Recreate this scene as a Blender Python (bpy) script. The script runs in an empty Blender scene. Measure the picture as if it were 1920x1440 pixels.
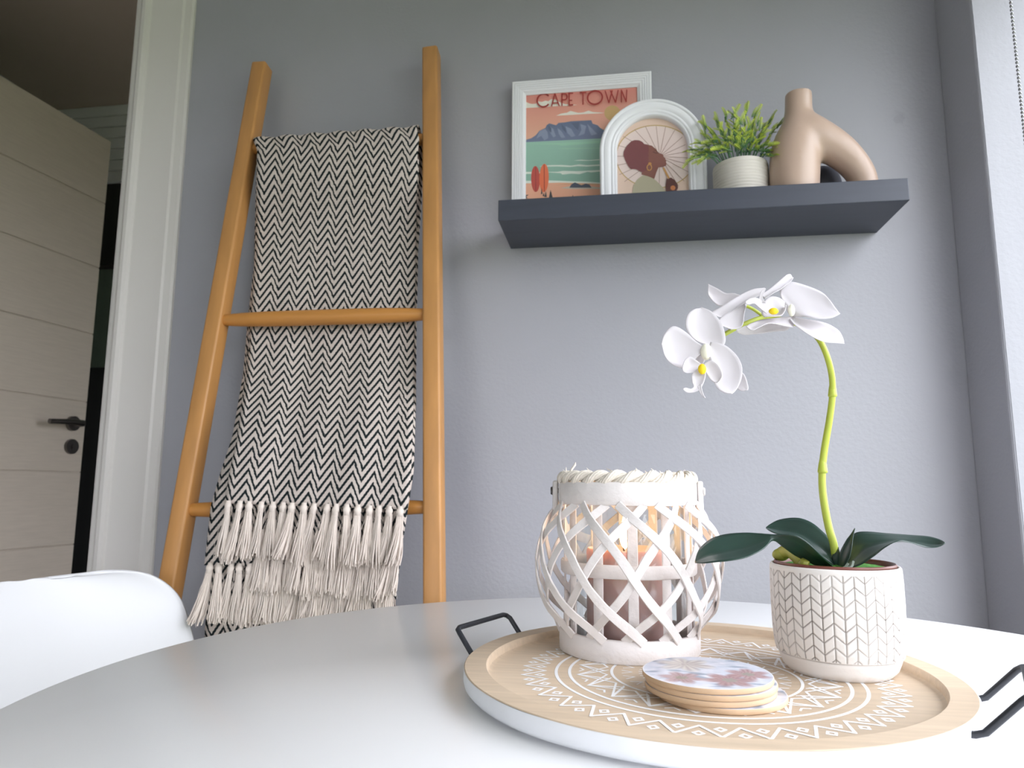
import bpy, bmesh, math, random
from mathutils import Vector, Matrix, noise
random.seed(7)
PI = math.pi
S = bpy.context.scene
COL = S.collection
rnd = random.uniform

# ------------------------------------------------------------------ camera
H = 0.901
YAW, PIT, ROL, FPX = 0.148279, 0.144058, 0.0057, 1330.0
CF = Vector((-math.sin(YAW)*math.cos(PIT), math.cos(YAW)*math.cos(PIT), math.sin(PIT)))
_r = Vector((math.cos(YAW), math.sin(YAW), 0)); _u = _r.cross(CF)
CR = math.cos(ROL)*_r + math.sin(ROL)*_u
CU = -math.sin(ROL)*_r + math.cos(ROL)*_u
cam = bpy.data.cameras.new('camera'); camo = bpy.data.objects.new('camera', cam); COL.objects.link(camo)
camo.matrix_world = Matrix(((CR.x, CU.x, -CF.x, 0), (CR.y, CU.y, -CF.y, 0), (CR.z, CU.z, -CF.z, H), (0, 0, 0, 1)))
cam.sensor_width = 36; cam.lens = FPX/1920*36; cam.clip_start = 0.02
cam.dof.use_dof = True; cam.dof.focus_distance = 0.64; cam.dof.aperture_fstop = 13.0
S.camera = camo

# ------------------------------------------------------------------ light and exposure
S.view_settings.view_transform = 'Standard'; S.view_settings.look = 'None'
S.view_settings.gamma = 1.0; S.view_settings.use_curve_mapping = False
S.view_settings.exposure = 0.16
SKY = 13.0
W = bpy.data.worlds.new('overcast_sky'); S.world = W; W.use_nodes = True
nt = W.node_tree; nt.nodes.clear()
tc = nt.nodes.new('ShaderNodeTexCoord'); sx = nt.nodes.new('ShaderNodeSeparateXYZ')
cr = nt.nodes.new('ShaderNodeValToRGB'); bg = nt.nodes.new('ShaderNodeBackground'); ow = nt.nodes.new('ShaderNodeOutputWorld')
mr = nt.nodes.new('ShaderNodeMapRange'); mr.inputs['From Min'].default_value = -1; mr.inputs['From Max'].default_value = 1
nt.links.new(tc.outputs['Generated'], sx.inputs[0]); nt.links.new(sx.outputs['Z'], mr.inputs['Value'])
nt.links.new(mr.outputs[0], cr.inputs[0]); nt.links.new(cr.outputs[0], bg.inputs[0]); nt.links.new(bg.outputs[0], ow.inputs[0])
e = cr.color_ramp.elements
# overcast sky: only a little brighter overhead than at the horizon; dull green ground below
e[0].position = 0.0; e[0].color = (0.052, 0.049, 0.036, 1)
e[1].position = 1.0; e[1].color = (0.465, 0.485, 0.535, 1)
a = e.new(0.492); a.color = (0.062, 0.058, 0.044, 1)
a = e.new(0.515); a.color = (0.425, 0.435, 0.468, 1)
bg.inputs[1].default_value = SKY

# ------------------------------------------------------------------ helpers
def P(px, py, Y):
    """world point seen at photo pixel px,py, at distance Y in front of the camera (towards the back wall)"""
    d = CR*((px-960)/FPX) + CU*((720-py)/FPX) + CF
    return Vector((0, 0, H)) + d*(Y/d.y)

def lin(c):
    if isinstance(c, str):
        c = tuple(int(c[i:i+2], 16)/255 for i in (0, 2, 4))
    else:
        c = tuple(v/255 for v in c)
    return tuple((v/12.92 if v <= .04045 else ((v+.055)/1.055)**2.4) for v in c) + (1,)

MATS = {}
def mat(name, col, rough=.5, spec=.5, bump=0, bscale=50, metal=0, var=0, vscale=8, coord='Object', stretch=None, sub=0, emit=None, attr=None, trans=0, coat=0):
    if name in MATS: return MATS[name]
    m = bpy.data.materials.new(name); m.use_nodes = True; t = m.node_tree; b = t.nodes['Principled BSDF']
    c = lin(col); b.inputs['Base Color'].default_value = c
    b.inputs['Roughness'].default_value = rough; b.inputs['Metallic'].default_value = metal
    b.inputs['Specular IOR Level'].default_value = spec
    if coat: b.inputs['Coat Weight'].default_value = coat; b.inputs['Coat Roughness'].default_value = .15
    if sub: b.inputs['Subsurface Weight'].default_value = sub; b.inputs['Subsurface Radius'].default_value = (.012, .008, .006); b.inputs['Subsurface Scale'].default_value = 1
    if emit: b.inputs['Emission Color'].default_value = lin(emit[0]); b.inputs['Emission Strength'].default_value = emit[1]
    if trans: b.inputs['Transmission Weight'].default_value = trans
    if var or bump:
        g = t.nodes.new('ShaderNodeTexCoord'); mp = t.nodes.new('ShaderNodeMapping')
        if stretch: mp.inputs['Scale'].default_value = stretch
        t.links.new(g.outputs[coord], mp.inputs[0])
    if var:
        n = t.nodes.new('ShaderNodeTexNoise'); n.inputs['Scale'].default_value = vscale; n.inputs['Detail'].default_value = 5
        t.links.new(mp.outputs[0], n.inputs[0])
        r = t.nodes.new('ShaderNodeValToRGB'); r.color_ramp.elements[0].position = .3; r.color_ramp.elements[1].position = .72
        r.color_ramp.elements[0].color = tuple(v*(1-var) for v in c[:3])+(1,)
        r.color_ramp.elements[1].color = tuple(min(1, v*(1+var*.6)) for v in c[:3])+(1,)
        t.links.new(n.outputs['Fac'], r.inputs[0]); t.links.new(r.outputs[0], b.inputs['Base Color'])
    if attr:
        at = t.nodes.new('ShaderNodeAttribute'); at.attribute_name = attr
        t.links.new(at.outputs['Color'], b.inputs['Base Color'])
    if bump:
        n2 = t.nodes.new('ShaderNodeTexNoise'); n2.inputs['Scale'].default_value = bscale; n2.inputs['Detail'].default_value = 3
        t.links.new(mp.outputs[0], n2.inputs[0])
        bp = t.nodes.new('ShaderNodeBump'); bp.inputs['Strength'].default_value = bump; bp.inputs['Distance'].default_value = .002
        t.links.new(n2.outputs['Fac'], bp.inputs['Height']); t.links.new(bp.outputs[0], b.inputs['Normal'])
    MATS[name] = m
    return m

WL = {}
def thing(name, label, cat, loc, group=None):
    o = bpy.data.objects.new(name, None); COL.objects.link(o); o.location = loc; o.empty_display_size = .02
    o['label'] = label; o['category'] = cat
    if group: o['group'] = group
    WL[o.name] = Vector(loc); return o

class M:
    """collects a mesh in world coordinates"""
    def __init__(s): s.v = []; s.f = []; s.mi = []; s.uv = None; s.col = None
    def add(s, vs, fs, mi=0):
        k = len(s.v); s.v += [tuple(x) for x in vs]
        s.f += [tuple(i+k for i in f) for f in fs]; s.mi += [mi]*len(fs); return s
    def grid(s, rows, mi=0, closeu=False, closev=False, flip=False):
        n = len(rows); m = len(rows[0]); vs = [p for r in rows for p in r]; fs = []
        for i in range(n if closev else n-1):
            for j in range(m if closeu else m-1):
                a, b, c, d = i*m+j, i*m+(j+1) % m, ((i+1) % n)*m+(j+1) % m, ((i+1) % n)*m+j
                fs.append((d, c, b, a) if flip else (a, b, c, d))
        return s.add(vs, fs, mi)
    def lathe(s, prof, c, n=64, mi=0, axis=None, ang0=0):
        rows = []
        for r, z in prof:
            rows.append([(c[0]+r*math.cos(ang0+2*PI*k/n), c[1]+r*math.sin(ang0+2*PI*k/n), c[2]+z) for k in range(n)])
        return s.grid(rows, mi, closeu=True)
    def tube(s, pts, rad, n=10, mi=0, caps=True, flat=1.0):
        pts = [Vector(p) for p in pts]; N = len(pts)
        if not hasattr(rad, '__len__'): rad = [rad]*N
        up = None; rows = []
        for i, p in enumerate(pts):
            t = (pts[min(i+1, N-1)]-pts[max(i-1, 0)]).normalized()
            if up is None:
                up = Vector((0, 0, 1)) if abs(t.z) < .9 else Vector((1, 0, 0))
            up = (up - t*up.dot(t)).normalized(); sd = t.cross(up)
            rows.append([p + (up*math.cos(2*PI*k/n)*flat + sd*math.sin(2*PI*k/n))*rad[i] for k in range(n)])
        s.grid(rows, mi, closeu=True)
        if caps:
            k = len(s.v)-N*n
            s.f.append(tuple(range(k, k+n))[::-1]); s.mi.append(mi)
            s.f.append(tuple(range(k+(N-1)*n, k+N*n))); s.mi.append(mi)
        return s
    def box(s, x0, x1, y0, y1, z0, z1, r=0, mi=0, seg=2):
        bm = bmesh.new(); bmesh.ops.create_cube(bm, size=1)
        for v in bm.verts: v.co = Vector((x0+(v.co.x+.5)*(x1-x0), y0+(v.co.y+.5)*(y1-y0), z0+(v.co.z+.5)*(z1-z0)))
        if r: bmesh.ops.bevel(bm, geom=list(bm.edges), offset=r, segments=seg, profile=.5, affect='EDGES')
        bm.verts.ensure_lookup_table(); bm.verts.index_update()
        s.add([v.co.copy() for v in bm.verts], [[v.index for v in f.verts] for f in bm.faces], mi); bm.free(); return s
    def ball(s, c, r, n=10, m=7, sc=(1, 1, 1), mi=0):
        rows = []
        for i in range(m+1):
            t = PI*i/m
            rows.append([(c[0]+r*sc[0]*math.sin(t)*math.cos(2*PI*k/n), c[1]+r*sc[1]*math.sin(t)*math.sin(2*PI*k/n), c[2]+r*sc[2]*math.cos(t)) for k in range(n)])
        return s.grid(rows, mi, closeu=True, flip=True)
    def xf(s, k0, mtx):
        for i in range(k0, len(s.v)): s.v[i] = tuple(mtx @ Vector(s.v[i]))
        return s
    def build(s, name, mats, parent=None, smooth=True, origin=None, angle=40):
        me = bpy.data.meshes.new(name)
        off = WL[parent.name] if parent else (Vector(origin) if origin else Vector((0, 0, 0)))
        me.from_pydata([Vector(v)-off for v in s.v], [], s.f)
        if not isinstance(mats, (list, tuple)): mats = [mats]
        for m_ in mats: me.materials.append(m_)
        me.polygons.foreach_set('material_index', s.mi)
        if s.uv:
            ul = me.uv_layers.new(name='UVMap')
            for l in me.loops: ul.data[l.index].uv = s.uv[l.vertex_index]
        if s.col:
            ca = me.color_attributes.new('tint', 'FLOAT_COLOR', 'POINT')
            for i, c in enumerate(s.col): ca.data[i].color = c
        me.validate(); me.update()
        bm = bmesh.new(); bm.from_mesh(me); bmesh.ops.remove_doubles(bm, verts=bm.verts, dist=1e-6) if not (s.uv or s.col) else None
        if not s.uv: bmesh.ops.recalc_face_normals(bm, faces=bm.faces)
        bm.to_mesh(me); bm.free()
        if smooth:
            me.polygons.foreach_set('use_smooth', [True]*len(me.polygons))
            if angle < 180:
                me.set_sharp_from_angle(angle=math.radians(angle))
        o = bpy.data.objects.new(name, me); COL.objects.link(o)
        if parent: o.parent = parent
        else: o.location = off
        WL[o.name] = off.copy()
        return o

def tag(o, label, cat, group=None):
    o['label'] = label; o['category'] = cat
    if group: o['group'] = group
    return o
def struct(o):
    o['kind'] = 'structure'; return o
def catmull(pts, n):
    """n points evenly spread by parameter over a smooth curve through pts"""
    pts = [Vector(p) if len(p) == 3 else Vector((p[0], p[1], 0)) for p in pts]
    N = len(pts)
    L = [0]
    for i in range(1, N): L.append(L[-1]+max((pts[i]-pts[i-1]).length, 1e-9))
    out = []
    for k in range(n):
        d = L[-1]*k/(n-1); i = 0
        while i < N-2 and L[i+1] < d: i += 1
        t = (d-L[i])/(L[i+1]-L[i])
        p0, p1, p2, p3 = pts[max(i-1, 0)], pts[i], pts[i+1], pts[min(i+2, N-1)]
        out.append(.5*((2*p1)+(p2-p0)*t+(2*p0-5*p1+4*p2-p3)*t*t+(3*p1-p0-3*p2+p3)*t**3))
    return out

# ------------------------------------------------------------------ materials
def wall_paint(name, col, stain=False):
    m = mat(name, col, rough=.42, spec=.5, bump=.22, bscale=170)
    t = m.node_tree; b = t.nodes['Principled BSDF']
    g = t.nodes.new('ShaderNodeTexCoord')
    n = t.nodes.new('ShaderNodeTexNoise'); n.inputs['Scale'].default_value = 2.2; n.inputs['Detail'].default_value = 4
    t.links.new(g.outputs['Object'], n.inputs[0])
    r = t.nodes.new('ShaderNodeValToRGB'); c = lin(col)
    r.color_ramp.elements[0].color = tuple(v*.965 for v in c[:3])+(1,); r.color_ramp.elements[1].color = tuple(v*1.03 for v in c[:3])+(1,)
    r.color_ramp.elements[0].position = .35; r.color_ramp.elements[1].position = .65
    t.links.new(n.outputs['Fac'], r.inputs[0]); out = r.outputs[0]
    if stain:
        vm = t.nodes.new('ShaderNodeVectorMath'); vm.operation = 'DISTANCE'; vm.inputs[1].default_value = stain
        mpp = t.nodes.new('ShaderNodeVectorMath'); mpp.operation = 'MULTIPLY_ADD'
        n3 = t.nodes.new('ShaderNodeTexNoise'); n3.inputs['Scale'].default_value = 60
        t.links.new(g.outputs['Object'], n3.inputs[0])
        mpp.inputs[1].default_value = (.034, .034, .034); t.links.new(n3.outputs['Color'], mpp.inputs[0]); t.links.new(g.outputs['Object'], mpp.inputs[2])
        t.links.new(mpp.outputs[0], vm.inputs[0])
        mm = t.nodes.new('ShaderNodeMapRange'); mm.inputs['From Min'].default_value = .007; mm.inputs['From Max'].default_value = .013
        mm.inputs['To Min'].default_value = .90; mm.inputs['To Max'].default_value = 1
        t.links.new(vm.outputs['Value'], mm.inputs['Value'])
        mx = t.nodes.new('ShaderNodeVectorMath'); mx.operation = 'SCALE'
        t.links.new(out, mx.inputs[0]); t.links.new(mm.outputs[0], mx.inputs['Scale']); out = mx.outputs[0]
    t.links.new(out, b.inputs['Base Color'])
    return m
st = P(1684, 222, 1.28)
m_wall = wall_paint('grey_wall_paint', (162, 162, 169), stain=(st.x+.017, 1.28+.017, st.z+.017))
m_wall2 = wall_paint('grey_side_wall_paint', (162, 162, 169))
m_ceil = mat('white_ceiling_paint', (240, 239, 234), rough=.8)
m_floor = mat('grey_tile_floor', (158, 152, 146), rough=.35, var=.06, vscale=3)
m_trimw = mat('white_gloss_trim', (216, 212, 208), rough=.35)
m_passw = mat('taupe_passage_paint', (180, 164, 152), rough=.8)
m_doorlam = mat('pale_oak_laminate', (196, 184, 172), rough=.45, var=.06, vscale=5, stretch=(3, 3, 40), bump=.05, bscale=40)
m_steel = mat('brushed_steel', (120, 116, 116), rough=.3, metal=1)
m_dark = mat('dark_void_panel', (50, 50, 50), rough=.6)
m_boardw = mat('white_board', (244, 245, 243), rough=.5)
m_frost = mat('frosted_green_glass', (150, 170, 150), rough=.3, trans=.5)
m_glass = bpy.data.materials.new('clear_glass'); m_glass.use_nodes = True
t = m_glass.node_tree; t.nodes.clear()
tr = t.nodes.new('ShaderNodeBsdfTransparent'); gl = t.nodes.new('ShaderNodeBsdfGlossy'); gl.inputs['Roughness'].default_value = .03
lw_ = t.nodes.new('ShaderNodeLayerWeight'); lw_.inputs[0].default_value = .5
pw_ = t.nodes.new('ShaderNodeMath'); pw_.operation = 'POWER'; pw_.inputs[1].default_value = 5; t.links.new(lw_.outputs['Facing'], pw_.inputs[0])
fr = t.nodes.new('ShaderNodeMath'); fr.operation = 'MULTIPLY_ADD'; fr.inputs[1].default_value = .75; fr.inputs[2].default_value = .04; t.links.new(pw_.outputs[0], fr.inputs[0]); mx = t.nodes.new('ShaderNodeMixShader'); oo = t.nodes.new('ShaderNodeOutputMaterial')
tr.inputs[0].default_value = (.97, .98, .98, 1)
t.links.new(fr.outputs[0], mx.inputs[0]); t.links.new(tr.outputs[0], mx.inputs[1]); t.links.new(gl.outputs[0], mx.inputs[2]); t.links.new(mx.outputs[0], oo.inputs[0])
m_pine = mat('honey_pine', (190, 137, 79), rough=.42, var=.13, vscale=6, stretch=(9, 9, .9))
m_pineh = mat('honey_pine_rung', (192, 132, 64), rough=.42, var=.14, vscale=6, stretch=(.9, 14, 14))
m_yarn = mat('cream_cotton_yarn', (226, 214, 204), rough=.95, spec=.1, var=.07, vscale=60)
m_table = mat('white_satin_tabletop', (245, 245, 246), rough=.27, spec=.32)
m_chair = mat('white_moulded_plastic', (212, 212, 215), rough=.38)
m_beech = mat('beech_leg', (196, 160, 112), rough=.5, var=.1, vscale=6, stretch=(9, 9, 1))
m_black = mat('black_powder_coat', (38, 40, 46), rough=.42, bump=.1, bscale=400)
m_ash = mat('pale_ash_wood', (206, 185, 160), rough=.55, var=.10, vscale=7, stretch=(2.2, 26, 26), bump=.06, bscale=40)
m_ashd = mat('white_paint_on_wood', (236, 237, 240), rough=.6, var=.03, vscale=30, bump=.12, bscale=120)
m_print = mat('white_print_ink', (246, 246, 248), rough=.6)
m_white = mat('white_painted_cane', (228, 222, 220), rough=.6, var=.06, vscale=40, bump=.35, bscale=160)
m_rope = mat('whitewashed_seagrass', (236, 228, 216), rough=.85, var=.10, vscale=70, bump=.5, bscale=220)
m_wax = mat('mauve_wax', (200, 164, 158), rough=.45, sub=.6, var=.04)
m_flame = mat('candle_flame', (255, 190, 90), emit=((255, 178, 84), 14))
m_flame0 = mat('flame_core', (255, 236, 190), emit=((255, 206, 138), 55))
m_wick = mat('burnt_wick', (30, 22, 20), rough=.9)
m_slate = mat('slate_grey_shelf_paint', (57, 61, 73), rough=.42, spec=.5, var=.08, vscale=6, stretch=(2, 20, 20), bump=.05, bscale=60)
m_frame = mat('white_frame_lacquer', (232, 232, 236), rough=.45)
m_paperb = mat('print_backing', (150, 140, 130), rough=.8)
m_vase = mat('taupe_ceramic', (182, 158, 142), rough=.36, spec=.45, var=.03, vscale=4)
m_mouthshade = mat('mouth_shade', (70, 56, 48), rough=.7)  # dark colour standing in for the shade of an open neck
m_stone = mat('dark_grey_stone', (70, 70, 80), rough=.6, bump=.1)
m_cement = mat('ribbed_cement', (206, 200, 192), rough=.75, var=.05, vscale=20, bump=.1, bscale=150)
m_concrete = mat('white_plaster_pot', (238, 234, 230), rough=.7, attr='tint', bump=.12, bscale=260)
m_liner = mat('terracotta_plastic_liner', (112, 62, 52), rough=.4)
m_moss = mat('green_craft_moss', (84, 148, 60), rough=.95, var=.35, vscale=140, bump=.8, bscale=400)
m_petal = mat('white_silk_petal', (224, 220, 223), rough=.7, spec=.2)
t = m_petal.node_tree; b = t.nodes['Principled BSDF']
tl = t.nodes.new('ShaderNodeBsdfTranslucent'); tl.inputs[0].default_value = (.86, .83, .85, 1); ms = t.nodes.new('ShaderNodeMixShader'); ms.inputs[0].default_value = .30
t.links.new(b.outputs[0], ms.inputs[1]); t.links.new(tl.outputs[0], ms.inputs[2]); t.links.new(ms.outputs[0], t.nodes['Material Output'].inputs[0])
m_yel = mat('yellow_callus', (240, 206, 20), rough=.6)
m_cream = mat('cream_column', (242, 240, 220), rough=.5)
m_stem = mat('lime_green_stem', (176, 188, 70), rough=.42, var=.08, vscale=20)
m_leaf = mat('dark_orchid_leaf', (38, 62, 54), rough=.36, spec=.5, var=.12, vscale=14, coat=.15)
m_bulb = mat('olive_aerial_root', (150, 150, 62), rough=.5, var=.15, vscale=40)
m_clip = mat('clear_plastic_clip', (190, 200, 190), rough=.25, trans=.6)
m_fern = mat('fern_plastic', (120, 150, 50), rough=.5, attr='tint')
m_fernst = mat('fern_stem', (84, 122, 88), rough=.5)
m_mdf = mat('cork_brown_edge', (204, 174, 142), rough=.75, var=.1, vscale=40, bump=.15, bscale=150)
m_coast = mat('glossy_floral_print', (220, 214, 222), rough=.22, attr='tint')
m_poster = mat('poster_ink', (200, 140, 110), rough=.55, attr='tint')
m_brass = mat('chain_steel', (150, 150, 152), rough=.25, metal=1)

# chevron weave driven by the cloth's own UVs (metres)
def weave():
    m = bpy.data.materials.new('chevron_weave'); m.use_nodes = True; t = m.node_tree; b = t.nodes['Principled BSDF']
    b.inputs['Roughness'].default_value = .95; b.inputs['Specular IOR Level'].default_value = .1
    def N(op, a=None, c=None):
        n = t.nodes.new('ShaderNodeMath'); n.operation = op
        for k, v in ((0, a), (1, c)):
            if v is None: continue
            if isinstance(v, (int, float)): n.inputs[k].default_value = v
            else: t.links.new(v, n.inputs[k])
        return n.outputs[0]
    uv = t.nodes.new('ShaderNodeUVMap'); uv.uv_map = 'UVMap'
    no = t.nodes.new('ShaderNodeTexNoise'); no.inputs['Scale'].default_value = 90; no.inputs['Detail'].default_value = 1
    t.links.new(uv.outputs[0], no.inputs[0])
    sp = t.nodes.new('ShaderNodeSeparateXYZ'); t.links.new(uv.outputs[0], sp.inputs[0])
    dist = N('MULTIPLY', N('SUBTRACT', no.outputs['Fac'], .5), .0035)
    f = N('FRACT', N('DIVIDE', N('ADD', sp.outputs[0], dist), .0352))
    tri = N('MINIMUM', N('DIVIDE', f, .58), N('DIVIDE', N('SUBTRACT', 1.0, f), .42))
    v = N('ADD', N('DIVIDE', N('ADD', sp.outputs[1], dist), .0176), N('MULTIPLY', tri, -1.75))
    g = N('FRACT', v)
    d = N('ABSOLUTE', N('SUBTRACT', g, .5))
    # stitch breaks along the dark yarn
    st_ = N('FRACT', N('DIVIDE', sp.outputs[1], .0046)); stb = N('MULTIPLY', N('ABSOLUTE', N('SUBTRACT', st_, .5)), .12)
    thr = N('SUBTRACT', .225, stb)
    mk = t.nodes.new('ShaderNodeMapRange'); mk.interpolation_type = 'SMOOTHSTEP'
    t.links.new(N('SUBTRACT', d, thr), mk.inputs['Value']); mk.inputs['From Min'].default_value = -.03; mk.inputs['From Max'].default_value = .045
    r = t.nodes.new('ShaderNodeValToRGB'); r.color_ramp.elements[0].color = lin((34, 40, 42)); r.color_ramp.elements[1].color = lin((212, 200, 192))
    t.links.new(mk.outputs[0], r.inputs[0]); t.links.new(r.outputs[0], b.inputs['Base Color'])
    fine = N('MULTIPLY', N('SINE', N('MULTIPLY', sp.outputs[1], 2600.0)), .12)
    hgt = N('ADD', mk.outputs[0], fine)
    bp = t.nodes.new('ShaderNodeBump'); bp.inputs['Strength'].default_value = .7; bp.inputs['Distance'].default_value = .0022
    t.links.new(hgt, bp.inputs['Height']); t.links.new(bp.outputs[0], b.inputs['Normal'])
    return m
m_weave = weave()

# ------------------------------------------------------------------ the room
WY = 1.28                     # back wall plane
RX = 0.582                    # right wall plane
WE = 1.156                    # far edge of the window opening
CE = 2.42
WH = 1.93                     # window head
DR, DL, DT = -1.013, -1.86, 2.06   # doorway right, left, top
LX, FY = -2.35, -2.7
b_ = M()
b_.box(DR, RX+.3, WY, WY+.12, 0, CE)
b_.box(LX, DL, WY, WY+.12, 0, CE)
b_.box(DL, DR, WY, WY+.12, DT+.32, CE)
struct(b_.build('wall_back', m_wall, smooth=False))
b_ = M(); b_.box(RX, RX+.22, WE, WY, 0, CE); b_.box(RX, RX+.22, FY, -1.5, 0, CE); b_.box(RX, RX+.22, -1.5, WE, WH, CE)
# softened plaster arris at the window edge
o = struct(b_.build('wall_right', m_wall2, smooth=False))
bv = o.modifiers.new('arris', 'BEVEL'); bv.width = .006; bv.segments = 3; bv.limit_method = 'ANGLE'
struct(M().box(LX-.12, LX, FY, 4.0, 0, CE+.1).build('wall_left', m_wall2, smooth=False))
b_ = M(); b_.box(LX, -1.9, FY-.12, FY, 0, CE); b_.box(-.2, RX+.22, FY-.12, FY, 0, CE); b_.box(-1.9, -.2, FY-.12, FY, 2.0, CE); b_.box(-1.9, -.2, FY-.12, FY, 0, .3)
struct(b_.build('wall_front', m_wall2, smooth=False))
struct(M().box(LX-.12, RX+.22, FY-.12, WY+.12, CE, CE+.1).build('ceiling', m_ceil, smooth=False))
struct(M().box(LX-.12, 1.0, FY-.12, 4.0, -.08, 0).build('floor', m_floor, smooth=False))
b_ = M(); b_.box(-30, 30, -30, 30, -.4, -.3)
struct(b_.build('ground', mat('lawn_outside', (92, 104, 66), rough=.95, var=.3, vscale=2), smooth=False))
# sliding window in the right wall
def window(name, axis, a0, a1, z0, z1, pos, n, jw=.06, open_to=None):
    t_ = struct(M().box(*( (pos, pos+.05, a0, a1, z0, z0+.06) if axis == 'y' else (a0, a1, pos, pos+.05, z0, z0+.06))).build(name, m_trimw, smooth=False))
    fr_ = M()
    def bar(u0, u1, w0, w1):
        fr_.box(*((pos, pos+.05, u0, u1, w0, w1) if axis == 'y' else (u0, u1, pos, pos+.05, w0, w1)), r=.004)
    bar(a0, a1, z1-.06, z1); bar(a0, a0+.06, z0+.06, z1-.06); bar(a1-jw, a1, z0+.06, z1-.06)
    for k in range(1, n):
        c = a0+(a1-a0)*k/n; bar(c-.035, c+.035, z0+.06, z1-.06)
    if open_to is not None:                       # the sliding leaf is pushed open: one glazed leaf at the near end
        bar(open_to-.07, open_to, z0+.06, z1-.06)
        q = [(pos+.025, a0+.06, z0+.06), (pos+.025, open_to-.07, z0+.06), (pos+.025, open_to-.07, z1-.06), (pos+.025, a0+.06, z1-.06)]
        M().add(q, [(0, 1, 2, 3)]).build('pane', m_glass, t_, smooth=False); n = 0
    for k in range(n):
        c0 = a0+.06+(a1-a0-.06-jw)*k/n; c1 = a0+.06+(a1-a0-.06-jw)*(k+1)/n
        c0 += .01; c1 -= .01
        q = [(pos+.025, c0, z0+.06), (pos+.025, c1, z0+.06), (pos+.025, c1, z1-.06), (pos+.025, c0, z1-.06)]
        if axis == 'x': q = [(y, x, z) for x, y, z in q]
        M().add(q, [(0, 1, 2, 3)]).build('pane', m_glass, t_, smooth=False)
    fr_.build('window_frame', m_trimw, t_)
window('window_1', 'y', -1.5, WE, 0.0, WH, RX+.16, 1, .035, open_to=-.62)
window('window_2', 'x', -1.9, -.2, .3, 2.0, FY-.09, 3)
window('window_added', 'y', WY+.2, 2.45, 0.02, 2.1, .93, 1)  # unseen window, added to let daylight onto the door and passage
# baseboards
struct(M().box(DR+.13, RX, WY-.014, WY, 0, .09, r=.004).build('baseboard_back', m_trimw, smooth=False))
struct(M().box(LX, LX+.014, FY, WY, 0, .09, r=.004).build('baseboard_left', m_trimw, smooth=False))

# door casing: moulded profile, swept up the right side, over the head and down the left side
prof = [(0, 0), (0, .010), (.006, .013), (.016, .013), (.018, .020), (.024, .0245), (.032, .0255), (.038, .022), (.041, .017), (.044, .016), (.112, .015), (.116, .012), (.130, .010), (.1335, .006), (.1335, 0)]
rows = []
for d, h in prof:
    y = WY-h
    rows.append([(DR-.004+d, y, 0), (DR-.004+d, y, DT-.004+d+.32), (DL+.004-d, y, DT-.004+d+.32), (DL+.004-d, y, 0)])
o = M().grid(rows).build('trim_1', m_trimw, angle=25); struct(o)
b_ = M(); b_.box(DR-.012, DR, WY, WY+.12, 0, DT+.32); b_.box(DL, DL+.012, WY, WY+.12, 0, DT+.32); b_.box(DL+.012, DR-.012, WY, WY+.12, DT+.308, DT+.32)
struct(b_.build('trim_2', m_trimw, smooth=False))

# passage beyond the doorway
struct(M().box(LX, 1.0, WY+.12, 4.0, 2.475, 2.52).build('ceiling_passage', m_passw, smooth=False))          # low passage ceiling
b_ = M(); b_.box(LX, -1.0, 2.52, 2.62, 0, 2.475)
struct(M().box(-1.0, 1.0, 2.52, 2.62, 0, 2.475).build('wall_passage_far', m_passw, smooth=False))
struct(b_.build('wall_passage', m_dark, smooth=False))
b_ = M(); b_.box(.9, 1.0, WY+.12, WY+.2, 0, 2.475); b_.box(.9, 1.0, 2.45, 2.62, 0, 2.475); b_.box(.9, 1.0, WY+.2, 2.45, 2.1, 2.475)
struct(b_.build('wall_passage_side', m_passw, smooth=False))
pl = thing('cladding_panel', 'white horizontal plank cladding on the passage wall above the door', 'wall panel', (-1.7, 2.5, 2.13))
for k in range(7):
    z = 2.475-.049*(k+1)
    M().box(LX+.005, -1.005, 2.497, 2.518, z+.003, z+.049, r=.003).build('plank', m_boardw, pl, smooth=False)
sh = thing('glazed_partition', 'green tinted glazed partition with a steel top rail in the dark passage', 'partition', (-1.7, 2.45, 0))
M().box(-2.3, -1.02, 2.445, 2.465, 1.745, 1.762, r=.003).build('top_rail', m_steel, sh, smooth=False)
M().box(-2.3, -1.02, 2.45, 2.46, 1.35, 1.745).build('glass', m_frost, sh, smooth=False)
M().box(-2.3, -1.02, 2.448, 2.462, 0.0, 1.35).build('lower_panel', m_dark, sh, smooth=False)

# the open door leaf
hinge = Vector((-1.835, 1.335)); ang = math.radians(84.6); dv = Vector((math.cos(ang), math.sin(ang))); nv = Vector((math.sin(ang), -math.cos(ang)))
DH = 2.105
def dpt(u, w, z): return Vector((hinge.x+dv.x*u+nv.x*w, hinge.y+dv.y*u+nv.y*w, z))
b_ = M(); k = 0
b_.box(0, .80, -.04, -.004, .01, DH, r=.002); b_.xf(0, Matrix(((dv.x, nv.x, 0, hinge.x), (dv.y, nv.y, 0, hinge.y), (0, 0, 1, 0), (0, 0, 0, 1))))
dl = struct(b_.build('door_1', m_doorlam, smooth=False))
np_ = 9
for k in range(np_):
    b_ = M(); z0 = .01+(DH-.01)*k/np_; z1 = .01+(DH-.01)*(k+1)/np_
    b_.box(0.001, .799, -.004, 0, z0+.0015, z1-.0015, r=.0012, seg=1); b_.xf(0, Matrix(((dv.x, nv.x, 0, hinge.x), (dv.y, nv.y, 0, hinge.y), (0, 0, 1, 0), (0, 0, 0, 1))))
    b_.build('panel', m_doorlam, dl, smooth=False)
hz = 1.098
b_ = M()
b_.tube([dpt(.745, 0, hz), dpt(.745, .012, hz)], .024, 20); b_.tube([dpt(.745, .01, hz), dpt(.745, .045, hz)], .011, 12)
b_.tube([dpt(.745, .045, hz), dpt(.70, .047, hz+.001), dpt(.62, .045, hz-.004)], [.010, .009, .008], 12)
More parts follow.
